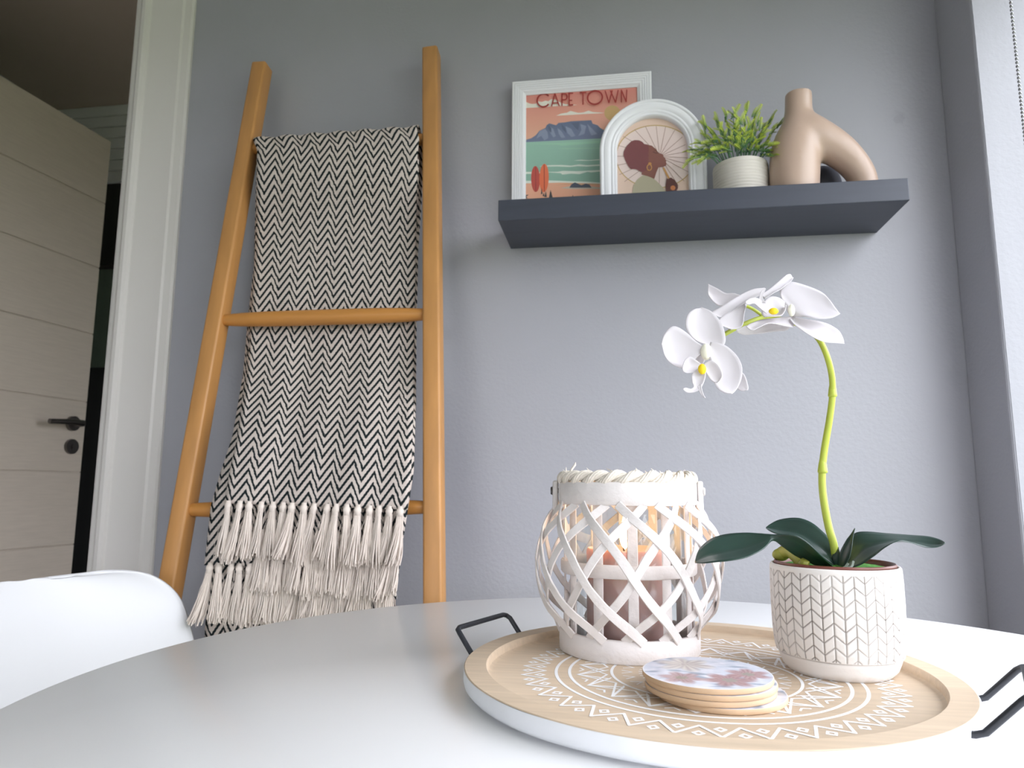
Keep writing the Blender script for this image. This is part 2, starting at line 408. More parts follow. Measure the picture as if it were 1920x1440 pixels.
b_.tube([dpt(.745, -.04, hz), dpt(.745, -.052, hz)], .024, 20); b_.tube([dpt(.745, -.05, hz), dpt(.745, -.085, hz)], .011, 12)
b_.tube([dpt(.745, -.085, hz), dpt(.62, -.085, hz)], .009, 12)
b_.build('door_handle', m_steel, dl)
b_ = M(); b_.tube([dpt(.748, 0, hz-.075), dpt(.748, .010, hz-.075)], .024, 20); b_.tube([dpt(.748, .01, hz-.075), dpt(.748, .016, hz-.075)], .009, 12)
b_.build('keyhole_cover', m_steel, dl)

# roller blind whose bead chain hangs in the reveal
rb = thing('roller_blind', 'steel bead chain of the rolled up blind hanging against the window reveal', 'blind', (RX+.023, 1.09, WH-.04))
M().tube([(RX+.05, -.4, WH-.035), (RX+.05, 1.13, WH-.035)], .028, 24).build('blind_roller', m_boardw, rb)
b_ = M()
cx, cy = RX+.0228, 1.0905
b_.tube([(cx, cy, WH-.04), (cx, cy, 1.0)], .0007, 6)
z = WH-.05
while z > 1.0:
    b_.ball((cx, cy, z), .0023, 8, 6); z -= .0062
z = WH-.05
b_.tube([(cx+.05, cy, WH-.04), (cx+.05, cy, 1.0)], .0007, 6)
while z > 1.0:
    b_.ball((cx+.05, cy, z), .0023, 8, 6); z -= .0062
o = b_.build('bead_chain', m_brass, rb); o['kind'] = 'stuff'

# ------------------------------------------------------------------ table
TC = Vector((.0452, .598)); TR = .5063; TZ = .740
tb = thing('dining_table', 'white round dining table with a smooth satin top', 'table', (TC.x, TC.y, 0))
n = 160
pr = [(0, -.024), (TR-.03, -.024), (TR-.012, -.018), (TR-.003, -.009), (TR, -.004), (TR-.0008, -.0015), (TR-.003, 0), (0, 0)]
M().lathe(pr, (TC.x, TC.y, TZ), n).build('tabletop', m_table, tb, angle=60)
pr = [(0, 0), (.25, 0), (.25, .012), (.18, .022), (.08, .05), (.042, .12), (.035, .35), (.045, .6), (.12, .70), (.16, TZ-.024), (0, TZ-.024)]
M().lathe(pr, (TC.x, TC.y, 0), 64).build('pedestal', m_table, tb, angle=60)

# ------------------------------------------------------------------ chair
chx, chy = -.548, .80
face = math.atan2(TC.y-chy, TC.x-chx)
chf = Vector((math.cos(face), math.sin(face), 0)); chr_ = Vector((math.sin(face), -math.cos(face), 0))
ch = thing('shell_chair', 'white moulded plastic shell chair tucked in at the left of the table', 'chair', (chx, chy, 0))
# profile: distance forward, height, half width, dish depth
sec = [(.235, .415, .205, .000), (.225, .436, .215, .004), (.18, .446, .228, .014), (.10, .440, .235, .024), (0, .432, .236, .030), (-.09, .432, .234, .034), (-.15, .445, .232, .040),
       (-.19, .480, .230, .048), (-.212, .53, .229, .052), (-.230, .585, .228, .050), (-.246, .640, .226, .045), (-.258, .685, .220, .038), (-.268, .717, .210, .030), (-.2745, .741, .190, .022), (-.279, .758, .162, .015), (-.281, .7665, .128, .010), (-.2815, .7690, .092, .006), (-.2815, .7698, .055, .003)]
seccv = []
A_ = catmull([(a, b2, c) for a, b2, c, d in sec], 60); B_ = catmull([(a, b2, d) for a, b2, c, d in sec], 60)
def chair_surface(off):
    rows = []
    for i in range(60):
        p, q = A_[i], B_[i]; p1 = A_[min(i+1, 59)]; p0 = A_[max(i-1, 0)]
        tg = Vector((p1.x-p0.x, p1.y-p0.y)).normalized(); nrm = Vector((tg.y, -tg.x))  # to the inside of the shell
        if nrm.x+nrm.y < 0: nrm = -nrm
        r = []
        for j in range(25):
            s = -1+2*j/24; w = p.z*s
            dd = q.z*(abs(s)**2.2)*1.0 + off
            f = p.x+nrm.x*dd; z = p.y+nrm.y*dd
            r.append(Vector((chx, chy, z))+chf*f+chr_*w)
        rows.append(r)
    return rows
b_ = M().grid(chair_surface(0))
o = b_.build('shell', m_chair, ch, angle=180)
so = o.modifiers.new('thickness', 'SOLIDIFY'); so.thickness = .006; so.offset = 0
ss = o.modifiers.new('smooth', 'SUBSURF'); ss.levels = 1; ss.render_levels = 1
for sx_ in (-1, 1):
    for sy_ in (-1, 1):
        top = Vector((chx, chy, .43))+chf*(.02+.09*sy_)+chr_*(.11*sx_); bot = Vector((chx, chy, 0))+chf*(.02+.19*sy_)+chr_*(.20*sx_)
        M().tube([bot, top], [.011, .016], 14).build('leg', m_beech, ch)

# ------------------------------------------------------------------ ladder
LT = Vector((0, 1.236, 1.745)); LB = Vector((0, 1.105, .75))
lslope = (LT.y-LB.y)/(LT.z-LB.z)
LN = Vector((0, -1, lslope)).normalized()            # faces the room
def L(px, py, off=0.0):
    """point on the ladder's leaning plane (moved off towards the room) seen at px,py"""
    d = CR*((px-960)/FPX) + CU*((720-py)/FPX) + CF
    o0 = Vector((0, LT.y, LT.z))+LN*off; c0 = Vector((0, 0, H))
    return c0 + d*((o0-c0).dot(LN)/d.dot(LN))
ld = thing('blanket_ladder', 'honey coloured wooden ladder leaning on the grey wall behind the table', 'ladder', (-.53, 1.02, 0))
rails = []
for (tx_, ty_, bx_, by_) in ((492, 124, 327, 1060), (809, 96, 815, 1127)):
    a = L(tx_, ty_); c = L(bx_, by_); dr = (c-a).normalized(); foot = a+dr*((0.004-a.z)/dr.z)
    b_ = M(); wv = Vector((1, 0, 0)); wv = (wv-dr*wv.dot(dr)).normalized(); dv2 = dr.cross(wv).normalized()
    ln = (foot-a).length
    b_.box(-.0152, .0152, -.0165, .0165, 0, ln, r=.0045, seg=3)
    b_.xf(0, Matrix(((wv.x, dv2.x, dr.x, a.x), (wv.y, dv2.y, dr.y, a.y), (wv.z, dv2.z, dr.z, a.z), (0, 0, 0, 1))))
    b_.build('rail', m_pine, ld, angle=30); rails.append((a, foot))
def rung(l, r):
    a, c = L(*l), L(*r); d = (c-a).normalized(); a = a-d*.012; c = c+d*.012
    pts = [a+(c-a)*k/8 for k in range(9)]
    return M().tube(pts, [.0095, .0125, .0138, .014, .014, .014, .0138, .0125, .0095], 18)
for l, r in (((476, 279), (797, 261)), ((420, 600.5), (799, 589.5)), ((347, 956), (799, 951)), ((285, 1330), (805, 1338))):
    rung(l, r).build('rung', m_pineh, ld, angle=60)

# ------------------------------------------------------------------ throw blanket
bl = thing('throw_blanket', 'black and cream chevron throw with tassels draped over the wooden ladder', 'blanket', tuple(L(620, 262, .0)))
def edge_at(pts, y):
    for (x0, y0), (x1, y1) in zip(pts, pts[1:]):
        if y0 <= y <= y1: return x0+(x1-x0)*(y-y0)/(y1-y0)
    return pts[0][0] if y < pts[0][1] else pts[-1][0]
def sm(a, b2, t): t = min(1, max(0, (t-a)/(b2-a))); return t*t*(3-2*t)
def front_off(y, lay):
    o_ = .021*(1-sm(300, 440, y)) + (-.024)*sm(300, 440, y)*(1-sm(650, 860, y)) + .036*sm(650, 860, y)
    return o_ - lay
def layer(name, Lp, Rp, y0, y1, lay, ny=64, nx=30, uoff=0, wrap=False, hemL=0, hemR=0, voff=0):
    rows = []; uvs = []; v = voff; prev = None
    if wrap:                         # over the top of the rung and down behind it
        for k in range(9):
            th = PI*(1-k/8)
            row = []
            for j in range(nx):
                s = j/(nx-1); x = edge_at(Lp, y0)+(edge_at(Rp, y0)-edge_at(Lp, y0))*s
                yc = 281-22*(x-478)/314+ (0)
                c = L(x, yc, 0.0); rr = .0175+.0018*math.sin(x*.13)
                row.append(c + LN*(math.cos(th)*rr) + Vector((0, 0, 1))*math.sin(th)*rr)
            rows.append(row)
        rows = rows[:8]
    for i in range(ny):
        t_ = i/(ny-1); row = []
        for j in range(nx):
            s = j/(nx-1)
            yy = y0+(y1-y0)*t_; ys = (hemL+(hemR-hemL)*s)*t_ + (-22*(s-.5)+4)*(1-t_)*(1 if wrap else 0)
            y = yy+ys
            x = edge_at(Lp, yy)+(edge_at(Rp, yy)-edge_at(Lp, yy))*s
            fold = .0025*math.sin(s*9+t_*2+lay*300)*sm(.1, .6, t_) + .0016*math.sin(s*23+lay*100+t_*5)*sm(.2, .7, t_)
            row.append(L(x, y, front_off(yy, lay)+fold))
        rows.append(row)
    b3 = M().grid(rows)
    uv = []
    V = [voff]
    for i in range(1, len(rows)): V.append(V[-1]+(rows[i][nx//2]-rows[i-1][nx//2]).length)
    for i, r in enumerate(rows):
        w = (r[-1]-r[0]).length
        for j in range(nx): uv.append((uoff+w*(j/(nx-1)-.5), -V[i]))
    b3.uv = uv
    o_ = b3.build(name, m_weave, bl, angle=180)
    so_ = o_.modifiers.new('thickness', 'SOLIDIFY'); so_.thickness = .004; so_.offset = -1
    return o_, rows[-1]
L1 = [(484, 262), (482, 400), (478, 500), (472, 600), (465, 700), (447, 820), (432, 890), (424, 945)]
R1 = [(787, 262), (783, 300), (780, 480), (777, 620), (776, 760), (771, 880), (764, 955)]
_, hem1 = layer('cloth', L1, R1, 268, 948, 0.0, wrap=True, hemL=-4, hemR=8, ny=80, nx=40)
L2 = [(484, 262), (478, 500), (468, 600), (462, 700), (446, 820), (450, 900), (475, 1000)]
R2 = [(786, 262), (784, 480), (781, 620), (780, 760), (776, 880), (756, 1010)]
_, hem2 = layer('fold', L2, R2, 300, 1002, .007, hemL=-4, hemR=4, uoff=.01)
L3 = [(484, 262), (478, 500), (466, 600), (458, 700), (438, 820), (415, 890), (398, 950), (386, 1060)]
R3 = [(785, 262), (783, 480), (780, 620), (779, 760), (774, 880), (748, 1060)]
_, hem3 = layer('fold', L3, R3, 300, 1060, .013, hemL=0, hemR=8, uoff=.02)
L4 = [(486, 262), (478, 500), (466, 600), (458, 700), (438, 820), (424, 890), (412, 950), (398, 1060), (386, 1180), (388, 1320)]
R4 = [(796, 262), (790, 400), (784, 480), (780, 620), (779, 760), (772, 880), (750, 1060), (742, 1130), (740, 1320)]
def back_layer():
    rows = []
    nx = 30; ny = 60
    for i in range(ny):
        t_ = i/(ny-1); row = []
        for j in range(nx):
            s = j/(nx-1); yy = 266+(1300-266)*t_; y = yy+(-20*(s-.5))*(1-t_)
            x = edge_at(L4, yy)+(edge_at(R4, yy)-edge_at(L4, yy))*s
            offv = -.020-.012*sm(280, 420, yy)*(1-sm(650, 860, yy))
            row.append(L(x, y, offv+.0025*math.sin(s*9+3*t_)*sm(.1, .6, t_)))
        rows.append(row)
    b3 = M().grid(rows); V = [0]; uv = []
    for i in range(1, ny): V.append(V[-1]+(rows[i][15]-rows[i-1][15]).length)
    for i, r in enumerate(rows):
        w = (r[-1]-r[0]).length
        for j in range(nx): uv.append((w*(j/(nx-1)-.5)+.007, -V[i]))
    b3.uv = uv
    o_ = b3.build('back_drop', m_weave, bl, angle=180)
    so_ = o_.modifiers.new('thickness', 'SOLIDIFY'); so_.thickness = .004; so_.offset = -1
back_layer()
# tassels: a knot and a skirt of strands, four variants sharing their meshes
def tassel_mesh(ln, seed, spread):
    R_ = random.Random(seed); b3 = M()
    b3.ball((0, 0, -.004), .0062, 9, 6, sc=(1, .8, 1.05))
    b3.tube([(0, 0, .004), (0, 0, -.012)], [.004, .0048], 8)
    lean = R_.uniform(-.010, .010)
    for k in range(36):
        a0 = 2*PI*k/36*2.4; rr = R_.uniform(.15, 1)**.5
        x1 = math.cos(a0)*rr; y1 = math.sin(a0)*rr; l_ = ln*R_.uniform(.90, 1.03); pts = []
        wob = R_.uniform(-1, 1)*.0022; ph = R_.uniform(0, 6)
        for q in range(6):
            u = q/5
            w = (.0042+spread*u**1.3)
            pts.append((x1*w+lean*u*u+wob*math.sin(ph+u*6)*u, y1*w*.62+wob*math.cos(ph+u*5)*u, -.008-l_*u))
        b3.tube(pts, [.0014, .00135, .0013, .0013, .00125, .0011], 4, caps=False)
    for k in range(3):                # stray threads
        a0 = R_.uniform(0, 6.28); pts = []
        for q in range(8):
            u = q/7; pts.append((math.cos(a0)*(.005+.012*u)+.004*math.sin(u*7+k), math.sin(a0)*(.004+.004*u), -.012-ln*.9*u+.008*math.sin(u*5+k)))
        b3.tube(pts, .00035, 3, caps=False)
    return b3
tvar = []
for k in range(5):
    tv = tassel_mesh(.078, 40+k, .0078+.0008*(k % 3)).build('tassel', m_yarn, None, angle=180)
    tvar.append(tv)
used = set(); tassels = 0
def place_tassel(p, ln, tilt, lift=.0, kind=None):
    global tassels
    k = random.randrange(5) if kind is None else kind
    if k in used:
        o_ = tvar[k].copy(); COL.objects.link(o_)
    else:
        o_ = tvar[k]; used.add(k)
    o_.parent = bl; o_.location = Vector(p)-WL[bl.name]+LN*lift
    o_.rotation_euler = (tilt[0], tilt[1], random.uniform(-.5, .5)); o_.scale = (1, 1, ln/.078)
    tassels += 1
lx = math.atan(lslope)
def tassel_row(hem, n, ln, lift, s0=0, s1=1, drift=0, kinds=None):
    for i in range(n):
        s = s0+(s1-s0)*(i+.5+rnd(-.15, .15))/n; q = s*(len(hem)-1); j = min(int(q), len(hem)-2); p = hem[j].lerp(hem[j+1], q-j)
        place_tassel(p, ln*rnd(.93, 1.07), (-lx+rnd(-.04, .04), rnd(-.07, .07)+drift), lift)
tassel_row(hem1, 17, .080, .008, drift=.03)
tassel_row(hem2, 21, .084, .006, .05, 1)
tassel_row(hem3, 5, .078, .006, 0, .27)
tassel_row(hem3, 19, .076, .003, .27, 1)

# ------------------------------------------------------------------ shelf
SX0, SX1, SZ, ST, SF = -.1949, .4571, 1.3843, .0368, 1.1342
sh = M().box(SX0, SX1, SF, WY, SZ-ST, SZ, r=.0012).build('floating_shelf', m_slate, None, smooth=False, origin=((SX0+SX1)/2, WY, SZ))
tag(sh, 'slate grey floating shelf fixed to the grey wall', 'shelf')

# ------------------------------------------------------------------ painted prints: flat shapes on a plane
def flat_print(name, Yp, polys, parent):
    """polys: list of (points in photo pixels or strokes, colour or (top,bottom) colours); each lies .05 mm proud of the last"""
    b3 = M(); cols = []
    for i, (pts, c) in enumerate(polys):
        ps = [P(x, y, Yp-.00004*i) if True else None for x, y in pts]
        b3.add(ps, [tuple(range(len(ps)))])
        if isinstance(c[0], (tuple, list)):
            zs = [p.z for p in ps]; z0, z1 = min(zs), max(zs); a, d = lin(c[0]), lin(c[1])
            for p in ps:
                u = (z1-p.z)/(z1-z0+1e-9); cols.append(tuple(a[q]+(d[q]-a[q])*u for q in range(4)))
        else: cols += [lin(c)]*len(ps)
    b3.col = cols
    return b3.build(name, m_poster, parent, smooth=False)
def ell(cx, cy, rx, ry, n=40, a0=0, a1=2*PI, rot=0):
    return [(cx+rx*math.cos(a0+(a1-a0)*k/n)*math.cos(rot)-ry*math.sin(a0+(a1-a0)*k/n)*math.sin(rot), cy+rx*math.cos(a0+(a1-a0)*k/n)*math.sin(rot)+ry*math.sin(a0+(a1-a0)*k/n)*math.cos(rot)) for k in range(n)]
def strokes(pts, w, closed=False):
    """a polyline as quads of width w"""
    out = []; q = list(pts)+([pts[0]] if closed else [])
    for (x0, y0), (x1, y1) in zip(q, q[1:]):
        d = math.hypot(x1-x0, y1-y0) or 1; ex, ey = (x1-x0)/d*w*.18, (y1-y0)/d*w*.18; nx_, ny_ = -(y1-y0)/d*w/2, (x1-x0)/d*w/2
        out.append([(x0+nx_-ex, y0+ny_-ey), (x1+nx_+ex, y1+ny_+ey), (x1-nx_+ex, y1-ny_+ey), (x0-nx_-ex, y0-ny_-ey)])
    return out
def earclip_ok(pts): return pts

# ---- framed poster
PX0, PX1, PZ1 = -.1910, .0729, 1.6752
YF = 1.257
pf = thing('framed_poster', 'white ridged frame holding a CAPE TOWN mountain and beach poster, at the shelf left end', 'picture frame', ((PX0+PX1)/2, 1.27, SZ))
ridge = [(0, 0), (0, .0185), (.0012, .0195), (.0040, .0195), (.0048, .0180), (.0054, .0195), (.0082, .0195), (.0090, .0180), (.0096, .0192), (.0124, .0192), (.0132, .0176), (.0138, .0186), (.0166, .0186), (.0174, .0170), (.0180, .0178), (.0215, .0176), (.0225, .0160), (.0265, .0135), (.0265, .0)]
cs = [(PX0, SZ+.0005, 1, 1), (PX0, PZ1, 1, -1), (PX1, PZ1, -1, -1), (PX1, SZ+.0005, -1, 1)]
def miter(c0, c1):
    rows = []
    for d, h in ridge:
        rows.append([Vector((c[0]+c[2]*d, 1.2765-h, c[1]+c[3]*d)) for c in (c0, c1)])
    return M().grid(rows)
for k in range(4): miter(cs[k], cs[(k+1) % 4]).build('frame_side', m_frame, pf, angle=20)
M().box(PX0+.02, PX1-.02, 1.2655, 1.2765, SZ+.021, PZ1-.02).build('backing', m_paperb, pf, smooth=False)
def cp_(pts): return [(940+x/5.3333, 120+y/5.3333) for x, y in pts]
polys = []
def tl_(x): return 296-82*(x-248)/1110
# sky
polys.append((cp_([(240, tl_(240)-6), (1366, tl_(1366)-6), (1366, 735), (240, 790)]), ((228, 142, 132), (242, 188, 160))))
cloud = (240, 234, 222)
polys.append((cp_([(246, 378), (275, 392), (310, 400), (345, 396), (372, 372), (405, 380), (440, 366), (470, 372), (500, 350), (545, 358), (590, 384), (640, 402), (760, 408), (700, 416), (600, 420), (520, 424), (400, 432), (246, 440)]), cloud))
polys.append((cp_([(545, 517), (600, 495), (655, 487), (690, 469), (735, 480), (770, 488), (820, 484), (872, 466), (915, 480), (1035, 488), (980, 494), (880, 498), (760, 505), (650, 512)]), cloud))
polys.append((cp_(ell(1110, 490, 80, 76)), (214, 176, 118)))
polys.append((cp_([(1010, 455), (1100, 446), (1180, 452), (1100, 458)]), (220, 170, 120)))
mtn = [(240, 760), (300, 742), (345, 712), (380, 668), (440, 640), (455, 610), (480, 594), (520, 605), (548, 612), (572, 589), (640, 583), (700, 572), (800, 567), (900, 562), (912, 596), (962, 612), (992, 642), (1032, 664), (1110, 688), (1300, 704), (1366, 698), (1366, 740), (240, 786)]
polys.append((cp_(mtn), ((104, 116, 144), (126, 134, 164))))
for q in ([(380, 672), (440, 648), (462, 680), (470, 740), (430, 765), (400, 720), (350, 745)], [(480, 620), (520, 650), (545, 720), (520, 735), (490, 690)], [(560, 640), (600, 670), (640, 735), (600, 740), (575, 700)], [(640, 620), (700, 650), (740, 720), (700, 730), (660, 690)], [(790, 600), (800, 660), (770, 720), (830, 700), (850, 620)], [(860, 600), (900, 640), (960, 700), (900, 715), (880, 670)]):
    polys.append((cp_(q), (146, 154, 180)))
for q in ([(470, 610), (500, 640), (500, 690), (470, 650)], [(700, 590), (780, 580), (770, 660), (740, 640)], [(600, 600), (640, 640), (650, 690), (610, 650)]):
    polys.append((cp_(q), (96, 106, 132)))
polys.append((cp_([(240, 782), (1366, 726), (1366, 1250), (240, 1250)]), ((162, 202, 184), (148, 188, 172))))
polys.append((cp_([(246, 800), (500, 792), (980, 765), (980, 790), (600, 818), (560, 806)]), (168, 212, 186)))
polys.append((cp_([(560, 842), (980, 838), (980, 846), (640, 852)]), (168, 208, 184)))
wv_ = (236, 240, 230)
for q in ([(720, 966), (800, 957), (870, 962), (980, 952), (980, 962), (860, 968)], [(370, 1022), (480, 1012), (600, 1010), (700, 1016), (780, 1003), (850, 1012), (980, 1004), (1000, 1018), (850, 1026), (760, 1022), (690, 1030), (560, 1024), (460, 1026)],
          [(240, 1078), (400, 1080), (560, 1078), (620, 1068), (760, 1072), (980, 1060), (1000, 1074), (900, 1084), (860, 1078), (780, 1102), (700, 1096), (610, 1106), (594, 1092), (480, 1084), (360, 1096), (240, 1100)],
          [(240, 1168), (480, 1164), (700, 1172), (860, 1176), (1000, 1186), (1000, 1200), (600, 1192), (240, 1198)]):
    polys.append((cp_(q), wv_))
polys.append((cp_([(240, 1194), (600, 1186), (1366, 1210), (1366, 1600), (240, 1600)]), ((244, 182, 152), (236, 166, 138))))
polys.append((cp_([(590, 1240), (680, 1222), (900, 1225), (1000, 1236), (990, 1248), (700, 1250)]), (214, 200, 186)))
polys.append((cp_([(500, 1215), (700, 1190), (980, 1198), (980, 1210), (700, 1205)]), (232, 176, 140)))
polys.append((cp_([(680, 1237), (700, 1204), (735, 1184), (765, 1196), (800, 1212), (845, 1196), (880, 1204), (902, 1237)]), (78, 84, 104)))
polys.append((cp_(ell(342, 1150, 44, 130, rot=-.02)), (204, 82, 74)))
polys.append((cp_(ell(427, 1140, 47, 142, rot=.03)), (244, 122, 82)))
polys.append((cp_([(424, 1003), (432, 1003), (434, 1276), (426, 1276)]), (178, 66, 50)))
polys.append((cp_([(340, 1030), (345, 1030), (347, 1276), (341, 1276)]), (150, 50, 46)))
for q in ([(395, 1300), (404, 1238), (412, 1300)], [(430, 1330), (445, 1270), (455, 1330)], [(475, 1340), (492, 1258), (515, 1340)], [(412, 1320), (425, 1285), (432, 1325)], [(232, 1340), (240, 1310), (275, 1306), (250, 1325), (262, 1345)], [(700, 1345), (715, 1310), (730, 1345)]):
    polys.append((cp_(q), (70, 62, 68)))
# lettering CAPE TOWN, drawn with strokes along the slanted line
tx = (160, 52, 48)
def T(u, v): return (u, 434-.055*(u-355) - v*1.08)
def put(lines, w=15, col=tx):
    for ln_ in lines:
        for q in strokes([T(*p) for p in ln_], w): polys.append((cp_(q), col))
def arc(cx, cy, rx, ry, a0, a1, n=22): return [(cx+rx*math.cos(math.radians(a0+(a1-a0)*k/n)), cy+ry*math.sin(math.radians(a0+(a1-a0)*k/n))) for k in range(n+1)]
put([arc(422, 62, 64, 60, 40, 320)])
put([[(502, 4), (535, 118), (578, 4)], [(514, 32), (566, 32)]], 12)
put([[(606, 4), (606, 118)], [(606, 112), (640, 110)] , arc(636, 84, 20, 27, 90, -90, 10), [(606, 57), (638, 57)]], 12)
put([[(678, 4), (678, 118)], [(672, 114), (716, 114)], [(678, 48), (706, 48)], [(672, 6), (716, 6)]], 12)
put([[(785, 114), (848, 114)], [(816, 4), (816, 114)]], 12)
put([arc(936, 62, 74, 62, 0, 360, 32)])
put([[(1038, 118), (1076, 6), (1108, 118)], [(1090, 118), (1142, 6), (1168, 118)]], 12)
put([[(1200, 4), (1200, 118), (1248, 6), (1254, 118)]], 12)
flat_print('poster_print', 1.2652, polys, pf)
M().add([(PX0+.024, 1.2635, SZ+.025), (PX1-.024, 1.2635, SZ+.025), (PX1-.024, 1.2635, PZ1-.024), (PX0+.024, 1.2635, PZ1-.024)], [(0, 1, 2, 3)]).build('glazing', m_glass, pf, smooth=False)

# ---- arched frame
AX, AZC, AR, AI = .0694, 1.5030, .0937, .0625
AY = 1.2345                    # back of the frame
af = thing('arched_frame', 'white arched frame with a profile of a woman in a headwrap, before the poster', 'picture frame', (AX, AY, SZ))
mould = [(0, 0), (0, .015), (.0012, .0178), (.0030, .0188), (.0052, .0184), (.0066, .0164), (.0076, .0160), (.0092, .0174), (.0130, .0178), (.0170, .0170), (.0192, .0156), (.0202, .0150), (.0214, .0160), (.0236, .0160), (.0252, .0146), (.0262, .0140), (.0274, .0148), (.0292, .0140), (.0305, .0118), (AR-AI, .0100), (AR-AI, .0)]
rows = []
for d, h in mould:
    r = AR-d; y = AY-h
    row = [Vector((AX-r, y, SZ+.0005)), Vector((AX-r, y, SZ+.06))]
    for k in range(49):
        a = PI-PI*k/48; row.append(Vector((AX+r*math.cos(a), y, AZC+r*math.sin(a))))
    row += [Vector((AX+r, y, SZ+.06)), Vector((AX+r, y, SZ+.0005))]
    rows.append(row)
M().grid(rows).build('frame', m_frame, af, angle=30)
M().box(AX-AI, AX+AI, AY-.016, AY-.001, SZ+.0005, SZ+.024, r=.002).build('bottom_rail', m_frame, af, smooth=False)
bk = [Vector((AX-AI-.004, AY-.0025, SZ+.02))]+[Vector((AX+(AI+.004)*math.cos(PI-PI*k/32), AY-.0025, AZC+(AI+.004)*math.sin(PI*k/32))) for k in range(33)]+[Vector((AX+AI+.004, AY-.0025, SZ+.02))]
M().add(bk, [tuple(range(len(bk)))]).build('backing', m_paperb, af, smooth=False)
def ap(pts): return [(1110+x/7.579, 180+y/7.579) for x, y in pts]
Q = []
def clip_arch(pts, Yp, grow=.002):
    """keep a print polygon inside the arch opening"""
    out = []
    for x, y in pts:
        p = P(x, y, Yp); dx, dz = p.x-AX, p.z-AZC
        R_ = AI+grow
        if dz > 0:
            l_ = math.hypot(dx, dz)
            if l_ > R_: dx, dz = dx*R_/l_, dz*R_/l_
        else: dx = max(-R_, min(R_, dx))
        z = max(AZC+dz, SZ+.024)
        out.append(Vector((AX+dx, Yp, z)))
    return out
def arch_print(polys):
    b3 = M(); cols = []
    for i, (pts, c) in enumerate(polys):
        Yp = AY-.0034-.00004*i; ps = clip_arch(pts, Yp)
        b3.add(ps, [tuple(range(len(ps)))]); cols += [lin(c)]*len(ps)
    b3.col = cols
    return b3.build('print', m_poster, af, smooth=False)
opening = [(AX-AI-.002, SZ+.024)]+[(AX+(AI+.002)*math.cos(PI-PI*k/32), AZC+(AI+.002)*math.sin(PI*k/32)) for k in range(33)]+[(AX+AI+.002, SZ+.024)]
fc = (925, 845)
Q.append((ap([(330, 1500), (330, 700), (420, 450), (650, 300), (900, 270), (1150, 320), (1350, 500), (1420, 750), (1420, 1500)]), (232, 202, 184)))
Q.append((ap(ell(905, 862, 570, 452, 60)), (198, 164, 106)))
Q.append((ap(ell(905, 862, 556, 438, 60)), (236, 214, 208)))
for tx_, ty_ in ((360, 700), (445, 575), (605, 478), (758, 430), (912, 424), (1045, 438), (1175, 486), (1285, 582), (1325, 692), (1350, 790), (1360, 878), (1365, 970), (1370, 1080), (1310, 1210), (1230, 1280), (1120, 1320), (955, 1340), (360, 855), (360, 985), (390, 1118), (462, 1216), (585, 1305)):
    for q in strokes([(960, 860), (tx_, ty_)], 7): Q.append((ap(q), (168, 132, 118)))
for q in strokes([(1015, 1020), (1100, 1180)], 26): Q.append((ap(q), (206, 150, 84)))
Q.append((ap([(565, 1500), (575, 1370), (590, 1270), (640, 1190), (700, 1140), (745, 1122), (850, 1155), (910, 1200), (980, 1270), (1050, 1355), (1060, 1500)]), (186, 176, 150)))
Q.append((ap([(760, 690), (850, 705), (905, 752), (940, 797), (962, 814), (1000, 824), (1016, 846), (1012, 862), (1042, 882), (1042, 900), (1056, 916), (1053, 940), (1060, 966), (1050, 990), (1010, 1008), (945, 1015), (915, 1085), (885, 1178), (800, 1142), (702, 1116), (712, 1075), (760, 1000)]), (136, 82, 72)))
Q.append((ap([(605, 626), (665, 628), (710, 648), (746, 684), (795, 690), (806, 720), (806, 800), (800, 950), (780, 1045), (712, 1086), (625, 1040), (545, 1034), (510, 990), (475, 920), (445, 842), (450, 790), (500, 700), (555, 646)]), (126, 66, 70)))
for q in strokes([(868, 792), (905, 812), (940, 808)], 8): Q.append((ap(q), (70, 34, 32)))
for q in strokes([(880, 772), (915, 778), (935, 795)], 6): Q.append((ap(q), (84, 44, 40)))
for q in strokes([(815+30*math.cos(k*.524)*1.1, 1015+42*math.sin(k*.524)) for k in range(12)], 11, True): Q.append((ap(q), (216, 158, 88)))
Q.append((ap(ell(822, 962, 24, 20, 16)), (200, 140, 80)))
Q.append((ap([(1060, 1165), (1080, 1180), (1120, 1158), (1170, 1190), (1212, 1245), (1224, 1300), (1200, 1350), (1160, 1420), (1055, 1420), (1046, 1270)]), (98, 50, 46)))
Q.append((ap(ell(1150, 1305, 36, 34, 16)), (206, 124, 70)))
arch_print(Q)
gz = [Vector((x, AY-.0085, z)) for x, z in opening]
M().add(gz, [tuple(range(len(gz)))]).build('glazing', m_glass, af, smooth=False)

